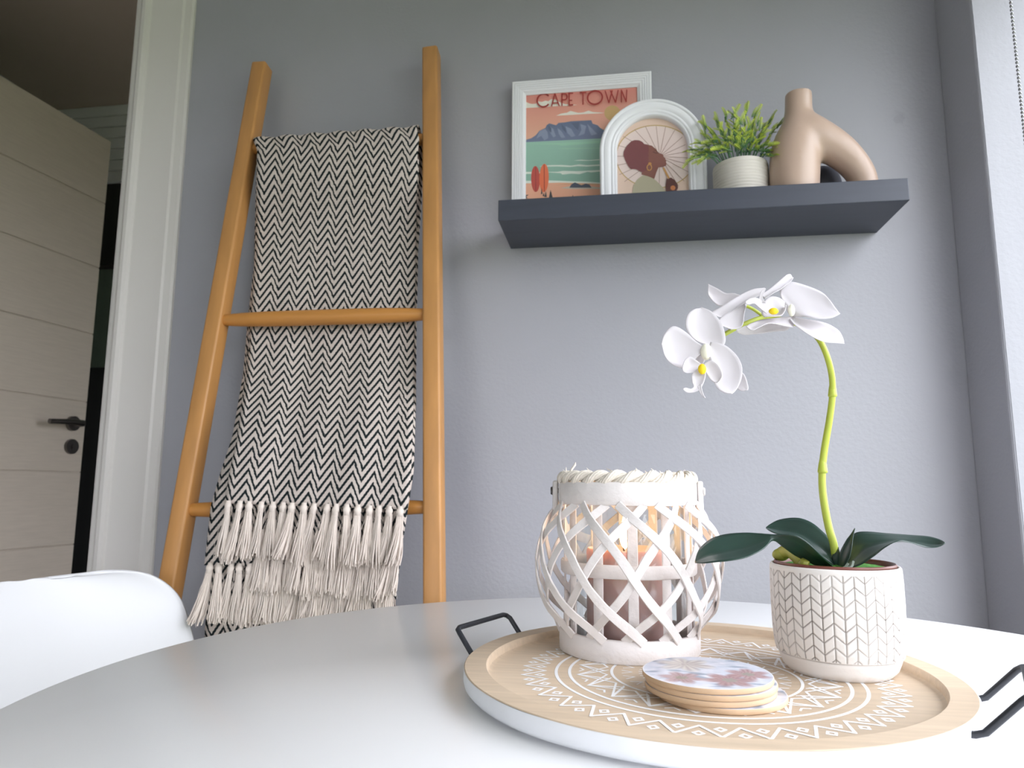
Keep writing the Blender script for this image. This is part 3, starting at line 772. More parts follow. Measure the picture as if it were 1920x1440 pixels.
# ---- potted fern
FX, FYc = .2165, 1.205
fx0 = P(1388, 320, FYc); FX = fx0.x
fp = thing('potted_fern', 'small artificial fern in a ribbed pale pot beside the taupe vase', 'plant', (FX, FYc, SZ))
pr = [(0, 0), (.0440, 0), (.0452, .002)]
nrib = 11; hh = .0655
for k in range(nrib):
    z = .003+(hh-.006)*k/nrib; dz = (hh-.006)/nrib
    for q in range(5):
        pr.append((.0450+.0004*k/nrib+.0009*math.sin(PI*q/5)**.6, z+dz*q/5))
pr += [(.0456, hh-.002), (.0450, hh), (.0425, hh), (.0415, hh-.004), (.0405, hh-.012), (0, hh-.012)]
M().lathe(pr, (FX, FYc, SZ), 64).build('pot', m_cement, fp, angle=50)
def leaflet(dark=False):
    b3 = M(); cols = []; n_ = 11; Ln = .0290
    g0, g1 = (lin((46, 92, 72)), lin((112, 156, 84))) if dark else (lin((74, 128, 88)), lin((204, 218, 78)))
    def cc(u):
        u = min(1, max(0, u))**.8; return tuple(g0[k]+(g1[k]-g0[k])*u for k in range(4))
    for i in range(n_):                       # comb of short teeth either side of the midrib
        u = (i+.4)/n_; x = Ln*u; w = .0036*(1-abs(2*u-1.05)**5)+.0006; dx = Ln/n_*.34; z = .0022*math.sin(u*2.6)
        for sgn in (-1, 1):
            k = len(b3.v)
            b3.add([(x-dx, 0, z), (x+dx, 0, z), (x+dx*1.2+.0008, sgn*w, z+.0012), (x-dx*.2+.0008, sgn*w, z+.0012)], [(0, 1, 2, 3)])
            cols += [cc(u), cc(u), cc(u+.15), cc(u+.15)]
    k0 = len(b3.v)
    b3.tube([(0, 0, 0), (Ln*.5, 0, .0021), (Ln*1.02, 0, .0012)], [.0011, .0009, .0005], 4, caps=False)
    cols += [cc(0)]*4+[cc(.45)]*4+[cc(1)]*4
    b3.col = cols
    return b3
lf0 = leaflet().build('frond', m_fern, None, angle=180)
lf1 = leaflet(True).build('frond', m_fern, None, angle=180)
tips = [(1284, 284, -.03), (1288, 303, -.045), (1312, 226, .0), (1312, 250, .01), (1338, 216, .0), (1356, 203, .01), (1372, 202, -.01), (1400, 192, .0), (1420, 202, .01), (1428, 216, -.02), (1454, 214, .01), (1474, 226, -.01), (1470, 268, -.03), (1474, 286, -.04), (1458, 296, -.045), (1308, 306, -.05), (1300, 268, -.03), (1330, 262, -.045), (1346, 236, -.03), (1388, 216, -.03), (1440, 244, -.035), (1374, 240, -.04), (1408, 228, -.04), (1420, 262, -.05), (1350, 276, -.055), (1446, 270, -.05), (1392, 252, -.05), (1330, 240, .02), (1380, 225, .03), (1440, 230, .03), (1306, 290, -.01), (1410, 240, .02)]
first = True; stm = M(); nfr = 0
rim = Vector((FX, FYc, SZ+hh-.012))
for (tx_, ty_, dy) in tips:
    tip = P(tx_, ty_, FYc+dy); base = rim+Vector(((tip.x-FX)*.28, dy*.3, 0))
    mid = base.lerp(tip, .5)+Vector((0, 0, .012+.1*abs(tip.x-FX)))
    cv = catmull([base, mid, tip], 9); stm.tube(cv[:-1], [.0013, .0012, .0011, .001, .0009, .0008, .0007, .0006], 5)
    axis = (cv[-1]-cv[-3]).normalized()
    for k in range(7):
        i = 8 if k == 0 else 8-((k+1)//2)*1.3; i = max(2.0, i)
        j = int(i); fr_ = i-j; p = cv[j] if j >= 8 else cv[j].lerp(cv[j+1], fr_)
        side = 0 if k == 0 else (1 if k % 2 else -1)
        up = Vector((0, 0, 1)); sd = axis.cross(up); sd = sd.normalized() if sd.length > .1 else Vector((1, 0, 0))
        d = (axis + sd*side*.85 + up*.10 + Vector((rnd(-.3, .3), rnd(-.3, .3), rnd(-.25, .25)))).normalized()
        ln_ = .84 if k < 3 else .78
        if k == 0: p = p - d*.0290*.9
        else: p = p - d*.006
        src = lf1 if k >= 6 else lf0
        if src.parent is None: o_ = src
        else:
            o_ = src.copy(); COL.objects.link(o_)
        nfr += 1
        o_.parent = fp
        zx = d; yx = Vector((0, 0, 1)).cross(zx); yx = yx.normalized() if yx.length > .05 else Vector((0, 1, 0))
        rl = rnd(-.9, .9); zz = zx.cross(yx); yx2 = yx*math.cos(rl)+zz*math.sin(rl); zz = zx.cross(yx2)
        Mx = Matrix(((zx.x, yx2.x, zz.x, 0), (zx.y, yx2.y, zz.y, 0), (zx.z, yx2.z, zz.z, 0), (0, 0, 0, 1)))
        s_ = ln_*rnd(.9, 1.15)
        o_.matrix_basis = Matrix.Translation(p-WL[fp.name]) @ Mx @ Matrix.Scale(s_, 4)
stm.build('stems', m_fernst, fp)

# ---- taupe arch vase, fused from swept balls
def remesh_from(balls, name, m_, parent, voxel, zmin=None, zmax=None, cut=None, smooth_it=40):
    b3 = M()
    for c, r in balls: b3.ball(c, r, 20, 14)
    me = bpy.data.meshes.new(name); me.from_pydata(b3.v, [], b3.f); o_ = bpy.data.objects.new('tmp', me); COL.objects.link(o_)
    md = o_.modifiers.new('r', 'REMESH'); md.mode = 'VOXEL'; md.voxel_size = voxel
    s2 = o_.modifiers.new('s', 'SMOOTH'); s2.factor = .5; s2.iterations = smooth_it
    dg = bpy.context.evaluated_depsgraph_get(); me2 = bpy.data.meshes.new_from_object(o_.evaluated_get(dg))
    bpy.data.objects.remove(o_)
    out = M(); out.add([v.co.copy() for v in me2.vertices], [tuple(p.vertices) for p in me2.polygons])
    for i, v in enumerate(out.v):
        v = list(v)
        if zmin is not None: v[2] = max(v[2], zmin)
        if zmax is not None: v[2] = min(v[2], zmax)
        out.v[i] = tuple(v)
    return out.build(name, m_, parent, angle=50)
VY = 1.180
skel = [(1490, 356, 45), (1489.5, 335, 46.5), (1489.5, 310, 47), (1490.5, 290, 46), (1493, 270, 43), (1496, 250, 36), (1497, 232, 29.5), (1497, 214, 26.5), (1497, 196, 26), (1497, 180, 26)]
arch_ = [(1498, 226, 28), (1505, 238, 32), (1516, 249, 36.5), (1533, 260, 37), (1552, 270, 35), (1572, 282, 32.5), (1590, 297, 30), (1606, 315, 28), (1617, 334, 26.5), (1621, 354, 26)]
balls = []
def sweep(pts):
    cv = catmull([(x, y, r) for x, y, r in pts], 46)
    for q in cv:
        c = P(q.x, q.y, VY); balls.append((c, q.z*(VY/FPX)*.985))
sweep(skel); sweep(arch_)
vz = P(1497, 172, VY-.01).z
vs = thing('arch_vase', 'taupe ceramic vase with one neck and an arched side leg', 'vase', (P(1497, 340, VY).x, VY, SZ))
remesh_from(balls, 'body', m_vase, vs, .0032, zmin=SZ+.0002, zmax=vz)
c = P(1497, 190, VY)
M().lathe([(0, -.0006), (.0150, -.0004), (.0168, .0003), (.0150, .0004), (0, .0004)], (c.x, c.y, vz-.0002), 32).build('mouth_shade_disc', m_mouthshade, vs)  # flat disc painted dark as the shaded opening; the neck is solid
c = P(1542, 338, 1.2425)
sto = M().ball((c.x, c.y, SZ+.0372), .031, 28, 18, sc=(1, 1, 1.2)).build('round_stone', m_stone, None, origin=(c.x, c.y, SZ), angle=180)
tag(sto, 'dark grey rounded stone tucked behind the arch of the taupe vase', 'stone')

# ------------------------------------------------------------------ tray
YC = Vector((.0638, .6255)); RO, RI = .1936, .1745
ZR, ZF, ZB = H-.143, H-.151, H-.1575
ty = thing('serving_tray', 'round pale wood tray with white printed motif and black wire handles', 'tray', (YC.x, YC.y, TZ))
def wob(a): return .0006*math.sin(a*5+1)+.0004*math.sin(a*13)
n = 180
pr = [(0, ZF), (RI-.004, ZF), (RI-.001, ZF+.0015), (RI, ZR-.001), (RI+.0008, ZR), (RO-.0012, ZR), (RO-.0004, ZR-.0006)]
rows = [[(YC.x+r*math.cos(2*PI*k/n), YC.y+r*math.sin(2*PI*k/n), z) for k in range(n)] for r, z in pr]
M().grid(rows, closeu=True).build('board', m_ash, ty, angle=35)
pr = [(RO-.0004, ZR-.0006), (RO+.0002, ZR-.0016), (RO+.0004, ZR-.008), (RO-.0004, ZB+.003), (RO-.003, ZB), (0, ZB)]
rows = [[(YC.x+(r+wob(2*PI*k/n)*(.6 if r > .1 else 0))*math.cos(2*PI*k/n), YC.y+(r+wob(2*PI*k/n)*(.6 if r > .1 else 0))*math.sin(2*PI*k/n), z) for k in range(n)] for r, z in pr]
M().grid(rows, closeu=True).build('painted_edge', m_ashd, ty, angle=50)
for k in range(4):
    a = .6+k*PI/2; M().lathe([(0, 0), (.010, 0), (.010, ZB-TZ), (0, ZB-TZ)], (YC.x+.15*math.cos(a), YC.y+.15*math.sin(a), TZ), 16).build('foot', m_black, ty)
# printed motif, a flat ink layer on the tray floor
PC = Vector((.0665, .6222)); ZI = ZF+.00015
b_ = M()
def pol(r, a): return Vector((PC.x+r*math.cos(a), PC.y+r*math.sin(a), ZI))
def ring(r, w, n_=120):
    b_.grid([[pol(r-w/2, 2*PI*k/n_) for k in range(n_)], [pol(r+w/2, 2*PI*k/n_) for k in range(n_)]], closeu=True)
def line(p, q, w):
    d = (q-p); nn = Vector((-d.y, d.x, 0)).normalized()*w/2; ex = d.normalized()*w*.35
    b_.add([v+Vector((0, 0, (len(b_.f) % 97)*1.5e-6)) for v in (p+nn-ex, q+nn+ex, q-nn+ex, p-nn-ex)], [(0, 1, 2, 3)])
ring(.1202, .0026); ring(.1092, .0026); ring(.0745, .0024)
NZ = 32; a_off = math.radians(-103.5)
for k in range(NZ):
    a0 = a_off+2*PI*k/NZ; a1 = a0+PI/NZ; a2 = a0+2*PI/NZ
    line(pol(.1482, a0), pol(.1290, a1), .0022); line(pol(.1290, a1), pol(.1482, a2), .0022)
    for (r, a) in ((.1436, a1), (.1336, a0)):
        dr_, da = .0050, .0046/r
        q = [pol(r+dr_, a), pol(r, a+da), pol(r-dr_, a), pol(r, a-da)]
        i_ = [pol(r+dr_*.45, a), pol(r, a+da*.45), pol(r-dr_*.45, a), pol(r, a-da*.45)]
        for j in range(4): b_.add([q[j], q[(j+1) % 4], i_[(j+1) % 4], i_[j]], [(0, 1, 2, 3)])
for k in range(20):
    a0 = math.radians(-171.5)+2*PI*k/20; h_ = PI/20
    line(pol(.1028, a0), pol(.0790, a0+h_*2), .0018); line(pol(.0790, a0), pol(.1028, a0+h_*2), .0018)
    line(pol(.1028, a0), pol(.0800, a0+h_), .0022); line(pol(.0800, a0+h_), pol(.1028, a0+2*h_), .0022)
    m1 = a0+h_
    line(pol(.1010, m1-.05), pol(.0975, m1), .0016); line(pol(.0975, m1), pol(.1010, m1+.05), .0016)
    line(pol(.0775, m1-.035), pol(.0800, m1-.002), .0014)
for k in range(24):
    a0 = 2*PI*k/24
    for r in (.066, .052):
        line(pol(r, a0-.07), pol(r-.008, a0), .0014); line(pol(r-.008, a0), pol(r, a0+.07), .0014)
    line(pol(.040, a0), pol(.030, a0), .0014)
ring(.026, .0018)
b_.build('printed_motif', m_print, ty, smooth=False)
# handles
def tpt(r, a, z): return Vector((YC.x+r*math.cos(a), YC.y+r*math.sin(a), z))
for ca, s1, s2, out, upv in ((158, 13.8, -13.8, .0285, .0215), (-25, -13.8, 13.8, .036, .0275)):
    oc = math.radians(ca); od = Vector((math.cos(oc), math.sin(oc), 0)); pts = []
    A1 = tpt(RO-.004, oc+math.radians(s1), ZR-.0078); A2 = tpt(RO-.004, oc+math.radians(s2), ZR-.0078)
    C1 = A1+od*out+Vector((0, 0, upv)); C2 = A2+od*out+Vector((0, 0, upv))
    stub = od*.009
    pts = [A1, A1+stub*.6, A1+stub+(C1-A1-stub).normalized()*.003]
    pts += [C1-(C1-A1).normalized()*.006, C1-(C1-A1).normalized()*.0018+(C2-C1).normalized()*.0018, C1+(C2-C1).normalized()*.006]
    pts += [C2-(C2-C1).normalized()*.006, C2-(C2-A2).normalized()*.0018-(C2-C1).normalized()*.0018, C2-(C2-A2).normalized()*.006]
    pts += [A2+stub+(C2-A2-stub).normalized()*.003, A2+stub*.6, A2]
    M().tube(pts, .0024, 12).build('handle', m_black, ty, angle=60)

# ------------------------------------------------------------------ coasters
def petal_shade(x, y, cx, cy, R, npet, a0):
    dx, dy = x-cx, y-cy; r = math.hypot(dx, dy); a = math.atan2(dy, dx)+a0
    lim = R*(.62+.38*abs(math.cos(a*npet/2)))
    return r/lim
def coaster(loc, ang, label):
    t_ = thing('coaster', label, 'coaster', loc, 'stack of floral coasters')
    R = .047; th = .0039
    pr = [(0, 0), (R-.0006, 0), (R, .0006), (R, th-.0006), (R-.0003, th-.0001)]
    M().lathe(pr, loc, 96).build('base', m_mdf, t_, angle=50)
    b3 = M(); cols = []; rows = []
    nr, na = 46, 150
    for i in range(nr):
        rr = (R-.0003)*max(i, .02)/(nr-1); row = []
        for k in range(na):
            a = 2*PI*k/na; x = rr*math.cos(a); y = rr*math.sin(a); row.append((loc[0]+x, loc[1]+y, loc[2]+th-.0001))
            xr = (x*math.cos(ang)-y*math.sin(ang))/R; yr = (x*math.sin(ang)+y*math.cos(ang))/R
            nz = noise.noise(Vector((xr*5, yr*5, 3)))+.5*noise.noise(Vector((xr*14, yr*14, 8)))
            base = Vector((212, 214, 226))+Vector((18, 14, 10))*nz
            lv = noise.noise(Vector((xr*3+7, yr*9, 1)))
            if lv > .16: base = base.lerp(Vector((150, 160, 176)), min(1, (lv-.16)*3.2))
            g_ = petal_shade(xr, yr, -.30, .42, .52, 6, .3)          # grey-brown bloom
            if g_ < 1:
                k_ = .5+.5*math.sin(14*math.atan2(yr-.42, xr+.30)); base = base.lerp(Vector((170, 156, 150)).lerp(Vector((214, 202, 190)), k_), .85*(1-g_**4))
            for (cx_, cy_, R_, ph, cA, cB) in ((-.42, -.42, .40, .2, (158, 122, 124), (190, 162, 160)), (.28, -.45, .46, .9, (146, 106, 106), (190, 150, 146)), (.62, -.05, .40, 1.6, (152, 110, 110), (196, 158, 154))):
                g_ = petal_shade(xr, yr, cx_, cy_, R_, 6, ph)
                if g_ < 1:
                    k_ = .5+.5*math.sin(17*math.atan2(yr-cy_, xr-cx_)+nz*3)
                    cc_ = Vector(cA).lerp(Vector(cB), k_*.8)
                    if g_ < .28: cc_ = Vector((150, 136, 122))
                    base = base.lerp(cc_, min(.9, (1-g_)*2.6+.25*nz*(1-g_)))
            if rr > R*.975: base = Vector((236, 232, 232))
            cols.append(lin(tuple(max(0, min(255, q)) for q in base)))
        rows.append(row)
    b3.grid(rows, closeu=True); b3.col = cols
    b3.build('printed_top', m_coast, t_, angle=180)
    return t_
zc = ZF+.0002
cpos = [((.0715, .5655), 2.1, 'bottom coaster of the stack, poking out to the right on the tray'), ((.0642, .5660), 4.0, 'third coaster from the top of the floral stack, brown edge'), ((.0648, .5655), 1.2, 'second coaster from the top of the floral stack, brown edge'), ((.0625, .5660), 0.0, 'top coaster with mauve flowers on a pale print, crowning the stack')]
for k, ((x, y), a, lb) in enumerate(cpos): coaster((x, y, zc+k*.0041), a, lb)

# ------------------------------------------------------------------ lantern
LC = Vector((.0078, .7075)); LZ = ZF
def zz(v): return H+v
ln = thing('cane_lantern', 'white woven cane lantern with rope rim holding a lit candle', 'lantern', (LC.x, LC.y, LZ))
prof_z = [(-.1320, .0645), (-.1232, .0690), (-.110, .0785), (-.0986, .0828), (-.085, .0862), (-.0689, .0875), (-.053, .0858), (-.0387, .0810), (-.028, .0745), (-.0184, .0670), (-.0120, .0630)]
def prof_r(z):
    for (z0, r0), (z1, r1) in zip(prof_z, prof_z[1:]):
        if z0 <= z <= z1:
            t_ = (z-z0)/(z1-z0); return r0+(r1-r0)*t_
    return prof_z[0][1] if z < prof_z[0][0] else prof_z[-1][1]
def lp(r, a, z): return Vector((LC.x+r*math.cos(a), LC.y+r*math.sin(a), H+z))
def hoop(r0, r1, z0, z1, n_=96, jig=.0006):
    pr = [(r0, z0+.001), (r0, z1-.001), (r0+.001, z1), (r1-.001, z1), (r1, z1-.0012), (r1+.0002, (z0+z1)/2), (r1, z0+.0012), (r1-.001, z0), (r0+.001, z0)]
    rows = []
    for r, z in pr:
        rows.append([lp(r+jig*noise.noise(Vector((math.cos(2*PI*k/n_)*3, math.sin(2*PI*k/n_)*3, z*40))), 2*PI*k/n_, z+jig*.8*noise.noise(Vector((math.cos(2*PI*k/n_)*2, math.sin(2*PI*k/n_)*2, 9+z*9)))) for k in range(n_)])
    return M().grid(rows, closeu=True, closev=True)
hoop(.0600, .0655, -.1508, -.1312).build('base_band', m_white, ln, angle=50)
hoop(.0600, .0660, -.0160, .0048).build('top_band', m_white, ln, angle=50)
hoop(.0615, .0642, -.0800, -.0680).build('middle_band', m_white, ln, angle=50)
M().lathe([(0, 0), (.0600, 0), (.0600, .003), (0, .003)], (LC.x, LC.y, ZF+.0002), 64).build('base_board', m_white, ln)
def strip(angf, radf, z0, z1, w, th, name, n_=34):
    cl = []; 
    for k in range(n_):
        z = z0+(z1-z0)*k/(n_-1); cl.append(lp(radf(z), angf(z), z))
    rows = []
    for k in range(n_):
        z = z0+(z1-z0)*k/(n_-1)
        tg = (cl[min(k+1, n_-1)]-cl[max(k-1, 0)]).normalized(); nr_ = Vector((cl[k].x-LC.x, cl[k].y-LC.y, 0)).normalized()
        nr_ = (nr_-tg*nr_.dot(tg)).normalized(); sd = tg.cross(nr_)
        ww = w*(1+.10*noise.noise(Vector((k*.3, angf(z0)*5, z0*10))))
        rows.append([cl[k]+sd*ww/2*.86+nr_*th*.5, cl[k]+nr_*th*.62, cl[k]-sd*ww/2*.86+nr_*th*.5, cl[k]-sd*ww/2, cl[k]-sd*ww/2*.86-nr_*th*.5, cl[k]+sd*ww/2*.86-nr_*th*.5, cl[k]+sd*ww/2])
    b3 = M().grid(rows, closeu=True)
    n0 = len(b3.v); b3.f += [tuple(range(7)), tuple(range(n0-7, n0))]; b3.mi += [0, 0]
    return b3.build(name, m_white, ln, angle=50)
view = math.atan2(-LC.y, -LC.x)             # direction from the lantern to the lens
z0_, z1_ = -.1325, -.0150
import itertools
tops = [-70, -33, -6.5, 24, 56]
for k in range(12):
    a_top = math.radians(-37+30.5*k*360/366)
    def af1(z, a_top=a_top):
        u = (z1_-z)/(z1_-z0_); u2 = u+.06*math.sin(2*PI*u); return view+a_top+math.radians(78)*u2
    strip(af1, lambda z: prof_r(z)+.0012, z0_, z1_, .0082, .0018, 'cane_strip')
for k in range(12):
    a_top = math.radians(14+30*k)
    def af2(z, a_top=a_top):
        u = (z1_-z)/(z1_-z0_); u2 = u+.06*math.sin(2*PI*u); return view+a_top-math.radians(78)*u2
    strip(af2, lambda z: prof_r(z)-.0016, z0_, z1_, .0078, .0016, 'cane_strip')
for k in range(12):
    a_ = view+math.radians(4+30*k)
    strip(lambda z: a_, lambda z: .0600, -.1330, -.0130, .0098, .0018, 'upright_slat', 6)
# rope rim: two plies twisted round the rim
for ph in (0, PI):                     # each ply is a bundle of straw fibres
    b_ = M(); N_ = 260
    for fz in range(8):
        pts = []; fo = 2*PI*fz/7; fr2 = .0030 if fz < 7 else 0
        for k in range(N_+1):
            a_ = 2*PI*k/N_; tw = a_*12+ph; t2 = fo+a_*3+tw
            jit = .0003*noise.noise(Vector((a_*9, fz*3.1, ph)))
            pts.append(lp(.0605+.0033*math.cos(tw)+(fr2+jit)*math.cos(t2), a_, .0084+.0033*math.sin(tw)+(fr2+jit)*math.sin(t2)))
        b_.tube(pts, .0013 if fz < 7 else .0031, 6)
    b_.build('rope_ply', m_rope, ln, angle=180)
b_ = M()
for k in range(26):
    a_ = rnd(0, 6.28); p = lp(.0605+rnd(-.004, .006), a_, .012+rnd(-.002, .003)); d = Vector((rnd(-1, 1), rnd(-1, 1), rnd(.0, .7)))*.006
    b_.tube([p, p+d*.6, p+d+Vector((0, 0, .001))], [.0005, .0005, .0002], 4)
pa = view+math.radians(-60)
p = lp(.062, pa, .011); b_.tube([p, p+Vector((.003, 0, .006)), p+Vector((.006, 0, .010)), p+Vector((.0065, 0, .0125))], [.0010, .0012, .0012, .0003], 5)
b_.build('loose_straw', m_rope, ln)
# handle: a cane strap pinned at both sides, folded down behind
rt = Vector((-math.sin(view), math.cos(view), 0)); bkd = -Vector((math.cos(view), math.sin(view), 0))
rt = rt if rt.x > 0 else -rt
for sgn in (-1, 1):
    c = Vector((LC.x, LC.y, H-.0035))+rt*sgn*.0695
    b_ = M().tube([c-rt*sgn*.005, c+rt*sgn*.0042], [.0026, .0026], 12); b_.tube([c+rt*sgn*.0030, c+rt*sgn*.0046], [.0042, .0036], 12)
    b_.build('pin', m_steel if sgn < 0 else m_white, ln)
    b_ = M().box(-.0026, .0026, -.0048, .0048, -.020, .0100, r=.0018); b_.xf(0, Matrix(((rt.x, bkd.x, 0, c.x), (rt.y, bkd.y, 0, c.y), (rt.z, bkd.z, 1, c.z), (0, 0, 0, 1))))
    b_.build('strap_end', m_white, ln, angle=50)
rows = []
for k in range(49):
    a_ = PI*k/48; rad = .0705
    rr = .0705+.024*math.sin(a_)
    c = Vector((LC.x, LC.y, 0))+rt*(-math.cos(a_))*(.0705+.010*math.sin(a_))+bkd*(math.sin(a_)**.8)*.098
    z = H-.0120-.050*(math.sin(a_)**.75)
    e1 = min(k, 48-k)
    nr_ = (c-Vector((LC.x, LC.y, 0))).normalized()
    w = .0052
    tg = Vector((0, 0, 1)) if e1 > 4 else Vector((0, 0, 1))
    if k == 0 or k == 48: z += .0
    rows.append([Vector((c.x, c.y, z))+bkd*0+Vector((0, 0, w)) + nr_*.0016, Vector((c.x, c.y, z))+Vector((0, 0, -w))+nr_*.0016, Vector((c.x, c.y, z))+Vector((0, 0, -w))-nr_*.0016, Vector((c.x, c.y, z))+Vector((0, 0, w))-nr_*.0016])
b_ = M().grid(rows, closeu=True); b_.f += [(0, 1, 2, 3), (192, 193, 194, 195)]; b_.mi += [0, 0]
b_.build('strap_handle', m_white, ln, angle=50)
# glass and candle are things of their own, standing inside
gl_ = M().lathe([(0, .0015), (.0545, .0015), (.0555, .003), (.0555, .128), (.0550, .1285), (.0543, .128), (.0543, .004), (0, .0035)], (LC.x, LC.y, ZF+.0035), 64).build('glass_cylinder', m_glass, None, origin=(LC.x, LC.y, ZF+.0032), angle=50)
tag(gl_, 'clear glass cylinder around the candle inside the cane lantern', 'glass')
cd = thing('pillar_candle', 'mauve pillar candle burning inside the white cane lantern', 'candle', (LC.x, LC.y, ZF+.0075))
CRr = .0395; ch_ = .0865
M().lathe([(0, 0), (CRr-.001, 0), (CRr, .001), (CRr, ch_-.003), (CRr-.0015, ch_-.0005), (CRr-.003, ch_-.0008), (CRr-.006, ch_-.008), (.022, ch_-.013), (0, ch_-.014)], (LC.x, LC.y, ZF+.0075), 64).build('wax', m_wax, cd, angle=60)
wx = Vector((LC.x-.003, LC.y-.004, ZF+.0075+ch_-.014))
wk = [wx, wx+Vector((0, 0, .008)), wx+Vector((-.001, 0, .014)), wx+Vector((-.0035, 0, .019))]
M().tube(wk, [.0009, .0009, .0008, .0005], 8).build('wick', m_wick, cd)
fb = wx+Vector((.0005, 0, .0125))
M().lathe([(0, 0), (.0030, .003), (.0046, .008), (.0048, .013), (.0038, .020), (.0022, .027), (.0008, .033), (0, .036)], fb, 20).build('flame', m_flame0, cd, angle=180)

# ------------------------------------------------------------------ orchid
OC = Vector((.1815, .6582)); PZ0 = ZF; PZ1_ = H-.0640
oc = thing('orchid_pot', 'white chevron carved pot with an artificial white orchid on the tray', 'potted orchid', (OC.x, OC.y, PZ0))
ncol = 40; per = 14; nu = ncol*per
def groove(u, v):
    """u in columns, v in metres up: returns 0..1 groove depth"""
    c = math.floor(u); fu = u-c
    dv_ = min(fu, 1-fu)*.00816                               # metres to the column line
    slope = .0068
    vv = v + (fu if c % 2 == 0 else 1-fu)*slope
    ph = (vv/.0093) % 1.0; ds = min(ph, 1-ph)*.0093*.76
    d = min(dv_, ds)
    return max(0.0, 1-d/.00072)
pz = []
hp = PZ1_-PZ0
zs_band0, zs_band1 = .0150, hp-.0042
def pot_r(z):
    pts = [(0, .0392), (.0015, .0415), (.005, .0446), (.010, .0466), (.0142, .0480), (.0152, .0481), (.0158, .0495), (.022, .0508), (.034, .0517), (.055, .0522), (.075, .0522), (.083, .0519), (hp-.0012, .0516), (hp, .0508)]
    for (z0, r0), (z1, r1) in zip(pts, pts[1:]):
        if z0 <= z <= z1: return r0+(r1-r0)*(z-z0)/(z1-z0)
    return pts[-1][1]
zl = [0, .0015, .003, .005, .0075, .010, .012, .0142, .0147, .0152, .0158]
k = .0158
while k < hp-.0042: k += .00046; zl.append(k)
zl += [hp-.0030, hp-.0012, hp]
rows = []; cols = []
cw, cd_ = lin((226, 221, 216)), lin((92, 80, 70))
for z in zl:
    row = []
    for q in range(nu):
        a_ = 2*PI*q/nu; g_ = groove(q/per, z) if zs_band0+.001 < z < zs_band1 else 0.0
        if abs(z-.0150) < .0006: g_ = max(g_, .5)
        nn = noise.noise(Vector((math.cos(a_)*4, math.sin(a_)*4, z*60)))
        wear = .72+.6*noise.noise(Vector((math.cos(a_)*2+5, math.sin(a_)*2, z*30)))
        r = pot_r(z)-.0008*g_+.00012*nn
        row.append((OC.x+r*math.cos(a_), OC.y+r*math.sin(a_), PZ0+z))
        f_ = max(0, min(1, g_*max(.2, wear)))
        sp_ = 1-.05*max(0, nn)
        cols.append(tuple((cw[i]*(1-f_)+cd_[i]*f_)*sp_ for i in range(3))+(1,))
    rows.append(row)
for r, z in ((.0497, hp+.0002), (.0484, hp-.0008), (.0480, hp-.010), (0.001, hp-.010)):
    rows.append([(OC.x+r*math.cos(2*PI*q/nu), OC.y+r*math.sin(2*PI*q/nu), PZ0+z) for q in range(nu)]); cols += [cw]*nu
b_ = M().grid(rows, closeu=True); b_.col = cols
b_.build('pot', m_concrete, oc, angle=180)
M().lathe([(.0440, hp-.0095), (.0458, hp-.001), (.0462, hp+.0016), (.0474, hp+.0024), (.0482, hp+.0016), (.0482, hp+.0002), (.0470, hp-.002), (.0462, hp-.0098)], (OC.x, OC.y, PZ0), 96).build('liner_rim', m_liner, oc, angle=60)
rows = []
for i in range(15):
    r = .0452*i/14+.0002
    rows.append([(OC.x+r*math.cos(2*PI*q/48), OC.y+r*math.sin(2*PI*q/48), PZ0+hp-.0022+.0030*(1-(r/.0455)**2)+.0009*noise.noise(Vector((r*300, q*.9, 2)))) for q in range(48)])
M().grid(rows, closeu=True).build('moss', m_moss, oc, angle=180)
# stem
spx = [(1567, 1050, .655), (1563, 1020, .655), (1553, 985, .655), (1543.5, 930, .655), (1541.5, 890, .655), (1545.5, 845, .655), (1555.5, 785, .652), (1561, 738, .650), (1559, 700, .647), (1548.5, 662, .642), (1532, 632, .645), (1505, 612, .650), (1470, 600, .650), (1435, 595, .646), (1400, 606, .636), (1362, 625, .626), (1338, 641, .616), (1326, 656, .604)]
cv = catmull([P(*q) for q in spx], 70)
M().tube(cv, [.0034-.0017*(k/69)**1.3 for k in range(70)], 12).build('stem', m_stem, oc, angle=180)
cv = catmull([P(*q) for q in ((1438, 596, .645), (1427, 590, .644), (1411, 579, .642), (1393, 572, .640), (1378, 570, .638))], 16)
M().tube(cv, .0015, 8).build('side_stem', m_stem, oc, angle=180)
for (x, y, Y, r) in ((1561, 741, .650, .0037), (1542.5, 884, .655, .0041)):
    c = P(x, y, Y); b_ = M()
    b_.tube([c-Vector((0, 0, .0016)), c-Vector((0, 0, .0005)), c+Vector((0, 0, .001)), c+Vector((.0003, 0, .006)), c+Vector((.0004, 0, .0105))], [r*.86, r*1.04, r, r*.86, r*.6], 12)
    b_.build('node_sheath', m_stem, oc, angle=60)
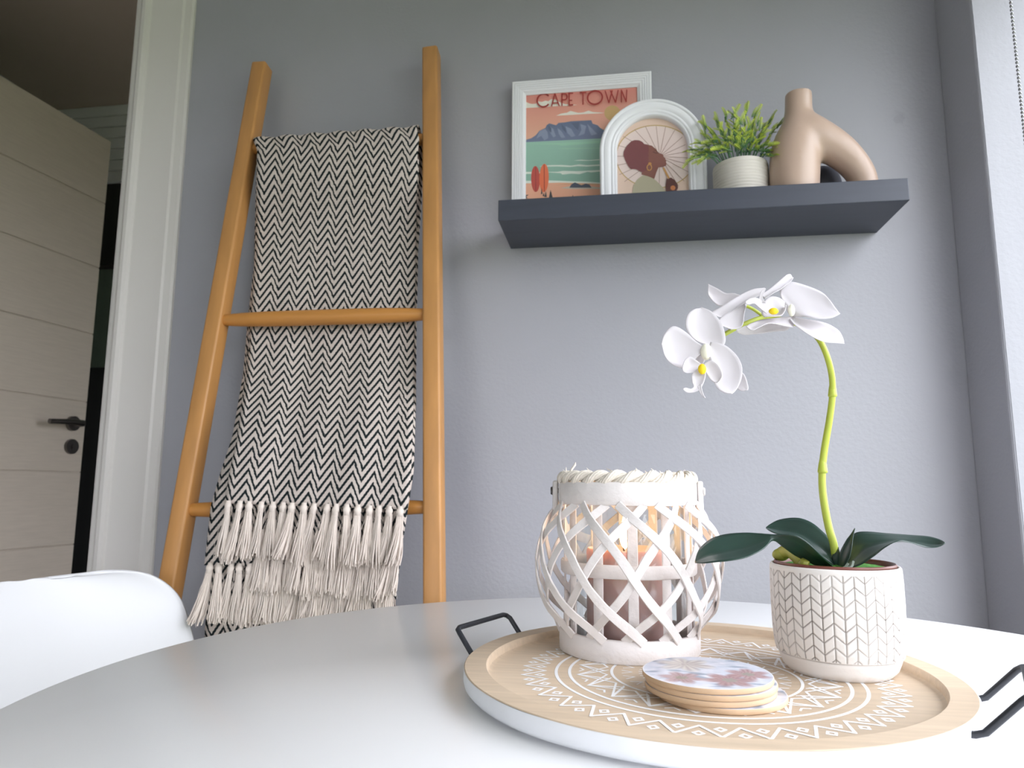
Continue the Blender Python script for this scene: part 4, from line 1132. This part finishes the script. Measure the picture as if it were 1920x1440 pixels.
# leaves and petals: shells spanned between two edge curves
def shell(name, A, B, m_, parent, cup=0.0, th=.0006, n_=26, mcr=11, ripple=0.0, mid=0.0):
    """A, B: edges from base to tip as (px, py, Y)"""
    a_ = catmull([P(*q) for q in A], n_); c_ = catmull([P(*q) for q in B], n_)
    rows = []
    for i in range(n_):
        t_ = i/(n_-1); w = (a_[i]-c_[i])
        tg = (a_[min(i+1, n_-1)]+c_[min(i+1, n_-1)]-a_[max(i-1, 0)]-c_[max(i-1, 0)])
        nr_ = w.cross(tg); nr_ = nr_.normalized() if nr_.length > 1e-12 else Vector((0, -1, 0))
        if nr_.y > 0: nr_ = -nr_
        row = []
        for j in range(mcr):
            s = -1+2*j/(mcr-1); p = c_[i].lerp(a_[i], (s+1)/2)
            p = p - nr_*(w.length*cup*(1-s*s)) - nr_*w.length*mid*max(0, 1-abs(s)*3.2) + nr_*ripple*math.sin(t_*9+s*2)*abs(s)
            row.append(p)
        rows.append(row)
    b3 = M().grid(rows); o_ = b3.build(name, m_, parent, angle=180)
    so_ = o_.modifiers.new('thickness', 'SOLIDIFY'); so_.thickness = th; so_.offset = 0
    return o_
def y3(pts, Y0, Y1):
    n_ = len(pts); return [(x, y, Y0+(Y1-Y0)*k/(n_-1)) for k, (x, y) in enumerate(pts)]
# long left leaf, twisting from its underside to its face
shell('leaf', [(1566, 1066, .635), (1541, 1043, .625), (1516, 1019, .618), (1496, 1006, .616), (1477, 1002, .618), (1452, 1002, .624), (1400, 999, .640), (1360, 1002, .642), (1332, 1011, .636), (1311, 1030, .626), (1303, 1053, .616)],
      [(1554, 1068, .648), (1520, 1056, .646), (1490, 1041, .642), (1466, 1024, .636), (1449, 1014, .626), (1430, 1030, .612), (1400, 1045, .602), (1370, 1051, .598), (1340, 1054, .600), (1318, 1056, .606), (1303, 1055, .614)], m_leaf, oc, cup=.05, mid=.03, n_=44)
shell('leaf', [(1573, 1058, .650), (1570, 1036, .656), (1560, 1015, .664), (1545, 999, .672), (1525, 982, .684), (1505, 973, .694), (1485, 971, .702), (1460, 975, .706), (1444, 983, .704), (1436, 989, .700)],
      [(1566, 1062, .645), (1540, 1043, .648), (1506, 1020, .656), (1490, 1009, .662), (1470, 1003, .668), (1453, 1000, .674), (1441, 994, .684), (1436, 990, .698)], m_leaf, oc, cup=.10, mid=.05, n_=36)
shell('leaf', [(1574, 1060, .650), (1583, 1035, .654), (1592, 1011, .656), (1605, 999, .656), (1626, 997, .654), (1660, 1000, .650), (1700, 1003, .644), (1740, 1006, .634), (1763, 1012, .622), (1772, 1017, .612)],
      [(1582, 1067, .632), (1611, 1060, .622), (1638, 1043, .614), (1660, 1026, .606), (1685, 1014, .602), (1710, 1018, .608), (1735, 1026, .612), (1756, 1026, .612), (1767, 1022, .611), (1772, 1018, .611)], m_leaf, oc, cup=.05, mid=.03, n_=40)
shell('leaf', [(1571, 1062, .644), (1574, 1038, .642), (1586, 1014, .640), (1595, 1002, .640), (1603, 990, .640)], [(1582, 1066, .630), (1592, 1047, .628), (1597, 1026, .630), (1599, 1008, .634), (1603, 991, .639)], m_leaf, oc, cup=.16, n_=22)
shell('leaf', [(1566, 1064, .648), (1560, 1046, .652), (1566, 1030, .654), (1571, 1024, .655)], [(1578, 1064, .640), (1577, 1048, .642), (1574, 1034, .648), (1572, 1025, .654)], m_leaf, oc, cup=.1, n_=14)
b_ = M()
for (x, y, Y, r, sc) in ((1464, 1040, .672, .0062, (1.2, .9, .9)),): b_.ball(P(x, y, Y), r, 16, 12, sc=sc)
b_.tube([P(*q) for q in ((1456, 1040, .676), (1468, 1036, .672), (1482, 1034, .664), (1496, 1044, .656), (1504, 1056, .648), (1508, 1066, .644))], [.0040, .0058, .0056, .0060, .0056, .0030], 14)
b_.build('aerial_root', m_bulb, oc, angle=180)
b_ = M(); b_.tube([P(1500, 1062, .642), P(1508, 1055, .638), P(1516, 1058, .636)], [.0030, .0042, .0025], 12); b_.build('aerial_root', m_bulb, oc, angle=180)
b_ = M()
for q in (((1580, 1066, .620), (1586, 1062, .618), (1590, 1056, .618)), ((1592, 1067, .620), (1598, 1060, .619), (1600, 1052, .620)), ((1576, 1068, .621), (1584, 1066, .619), (1594, 1064, .619))):
    b_.tube([P(*k) for k in q], .0010, 6)
b_.build('clip', m_clip, oc)
# flowers: each petal a cupped shell
def flower(name_parts, parent): pass
Fn = bpy.data.objects.new('flower', None); COL.objects.link(Fn); Fn.parent = oc; WL[Fn.name] = WL[oc.name].copy()
F1 = M().ball(P(1324, 660, .590), .0046, 14, 10, sc=(1, 1, 1.5)).build('flower', m_cream, oc, angle=180)
bpy.data.objects.remove(Fn)
def pt(par, A, B, **k): return shell('petal', A, B, m_petal, par, **{**dict(cup=.12, th=.0005, mid=.0, ripple=.0007), **k})
# left flower, facing the lens and nodding
pt(F1, y3([(1330, 648), (1306, 638), (1290, 622), (1285.5, 606), (1290, 590), (1302, 579), (1313, 577)], .594, .606), y3([(1334, 648), (1352, 650), (1360, 641), (1358, 622), (1351, 602), (1334, 583), (1315, 577)], .594, .606), cup=.14)
pt(F1, y3([(1322, 652), (1306, 640), (1290, 625), (1272, 614), (1259, 613), (1246, 626), (1240.5, 644)], .590, .584), y3([(1318, 660), (1305, 672), (1290, 686), (1277, 690), (1260, 682), (1248, 668), (1241, 647)], .590, .578), cup=.12)
pt(F1, y3([(1332, 642), (1345, 643), (1362, 648), (1380, 664), (1390, 684), (1391, 705), (1384, 726), (1374, 737)], .592, .580), y3([(1328, 652), (1330, 668), (1334, 684), (1336, 700), (1340, 718), (1350, 731), (1364, 738), (1373, 738)], .590, .574), cup=.13)
pt(F1, y3([(1352, 672), (1378, 690), (1395, 702), (1403, 724), (1401, 731)], .600, .592), y3([(1346, 690), (1362, 714), (1378, 726), (1391, 733), (1400, 732)], .600, .592), cup=.1)
pt(F1, y3([(1320, 662), (1302, 672), (1288, 684), (1283, 690)], .599, .594), y3([(1324, 672), (1314, 688), (1298, 694), (1284, 691)], .599, .594), cup=.1)
lipA = shell('lip', y3([(1317, 684), (1306, 676), (1294, 669), (1284, 676), (1280, 690), (1282, 697)], .578, .570), y3([(1316, 692), (1308, 696), (1300, 698), (1290, 699), (1285, 698), (1283, 698)], .576, .568), m_petal, F1, cup=.25)
shell('lip', y3([(1320, 682), (1332, 676), (1344, 682), (1352, 694), (1354, 706), (1347, 716)], .578, .572), y3([(1320, 690), (1326, 702), (1332, 711), (1338, 716), (1343, 717), (1346, 716)], .576, .570), m_petal, F1, cup=.25)
shell('lip', y3([(1309, 690), (1298, 702), (1298, 716), (1301, 724), (1296, 729), (1286, 727), (1281, 729)], .574, .562), y3([(1323, 690), (1323, 704), (1319, 718), (1312, 730), (1302, 735), (1290, 736), (1282, 731)], .574, .562), m_petal, F1, cup=.2)
shell('lip', y3([(1308, 724), (1312, 736), (1318, 744), (1322, 746)], .564, .560), y3([(1315, 720), (1316, 730), (1319, 740), (1322, 745)], .564, .560), m_petal, F1, cup=.1, n_=10)
M().ball(P(1316.5, 692, .571), .0032, 12, 9, sc=(1, .7, 1.35)).build('callus', m_yel, F1, angle=180)
# right flower, facing up
F3 = M().ball(P(1484, 582, .618), .0032, 12, 9, sc=(.9, .9, 1.7)).build('flower', m_cream, oc, angle=180)
pt(F3, [(1482, 592, .628), (1466, 562, .640), (1462, 545, .650), (1467, 532, .656), (1483, 528, .658), (1510, 536, .654), (1540, 549, .645), (1556, 563, .634), (1575, 587, .618)], [(1487, 593, .622), (1498, 594, .616), (1508, 594, .612), (1518, 596, .609), (1530, 598, .607), (1542, 597.5, .607), (1554, 595.5, .608), (1566, 592.5, .612), (1575, 589, .617)], cup=.05, n_=34, mcr=15)
pt(F3, [(1484, 594, .628), (1505, 597, .632), (1530, 600, .632), (1548, 606, .630), (1562, 614, .626), (1574, 623, .620), (1582, 636, .614), (1583.5, 644, .610)], [(1482, 597, .618), (1490, 608, .610), (1500, 618, .604), (1513, 627, .600), (1530, 635, .599), (1548, 640, .600), (1566, 642, .604), (1583, 645, .609)], cup=.06, n_=30)
pt(F3, [(1492, 594, .626), (1462, 594, .624), (1440, 598, .620), (1420, 603, .614), (1405, 607, .608), (1400, 611, .604)], [(1488, 612, .610), (1465, 610, .606), (1440, 607, .602), (1424, 612, .598), (1410, 618.5, .596), (1400, 614, .600)], cup=.06)
pt(F3, y3([(1484, 604, .0)[:2], (1450, 606), (1425, 606), (1400, 610), (1386, 616), (1381, 620)], .622, .612), y3([(1482, 613), (1474, 620), (1450, 622), (1420, 626), (1395, 628), (1382, 622)], .624, .616), cup=.05)
pt(F3, y3([(1428, 553), (1448, 537), (1466, 523), (1476, 515), (1483, 514), (1487, 520)], .640, .656), y3([(1434, 559), (1450, 550), (1462, 544), (1474, 534), (1483, 528), (1487, 521)], .636, .650), cup=.2)
shell('lip', y3([(1428, 589), (1430, 576), (1436, 562), (1446, 556), (1460, 558), (1471, 566)], .616, .626), y3([(1432, 592), (1444, 593), (1456, 593), (1466, 591), (1472, 582), (1474, 572)], .606, .612), m_petal, F3, cup=.22)
shell('lip', y3([(1437, 588), (1424, 577), (1414, 569), (1404, 571), (1398, 568)], .612, .604), y3([(1440, 576), (1430, 566), (1420, 559), (1408, 559), (1398, 565)], .615, .606), m_petal, F3, cup=.1)
shell('lip', y3([(1422, 566), (1424, 556), (1428, 545), (1434, 540)], .612, .612), y3([(1436, 568), (1430, 558), (1433, 548), (1436, 541)], .612, .612), m_petal, F3, cup=.1, n_=12)
M().ball(P(1450.5, 583.5, .606), .0030, 12, 9, sc=(1.35, .8, .95)).build('callus', m_yel, F3, angle=180)
# middle flower, seen from behind its edge
F2 = M().ball(P(1386, 566, .628), .0026, 12, 9).build('flower', m_cream, oc, angle=180)
pt(F2, y3([(1392, 556), (1376, 549), (1360, 549), (1344, 541), (1328, 531)], .634, .648), y3([(1386, 564), (1372, 568), (1352, 574), (1338, 565), (1328, 553)], .632, .640), cup=.12)
pt(F2, y3([(1434, 541), (1415, 541), (1400, 546), (1385, 555), (1358, 572), (1334, 584)], .626, .618), y3([(1430, 549), (1412, 560), (1395, 570), (1375, 582), (1352, 594), (1336, 588)], .620, .612), cup=.14)
pt(F2, y3([(1404, 562), (1385, 574), (1366, 586), (1350, 596), (1346, 604)], .620, .612), y3([(1397, 572), (1395, 594), (1391, 612), (1374, 616), (1352, 610)], .616, .606), cup=.12)
pt(F2, y3([(1390, 566), (1374, 582), (1362, 602), (1362, 614)], .627, .620), y3([(1396, 572), (1392, 590), (1384, 610), (1370, 619)], .626, .618), cup=.12)
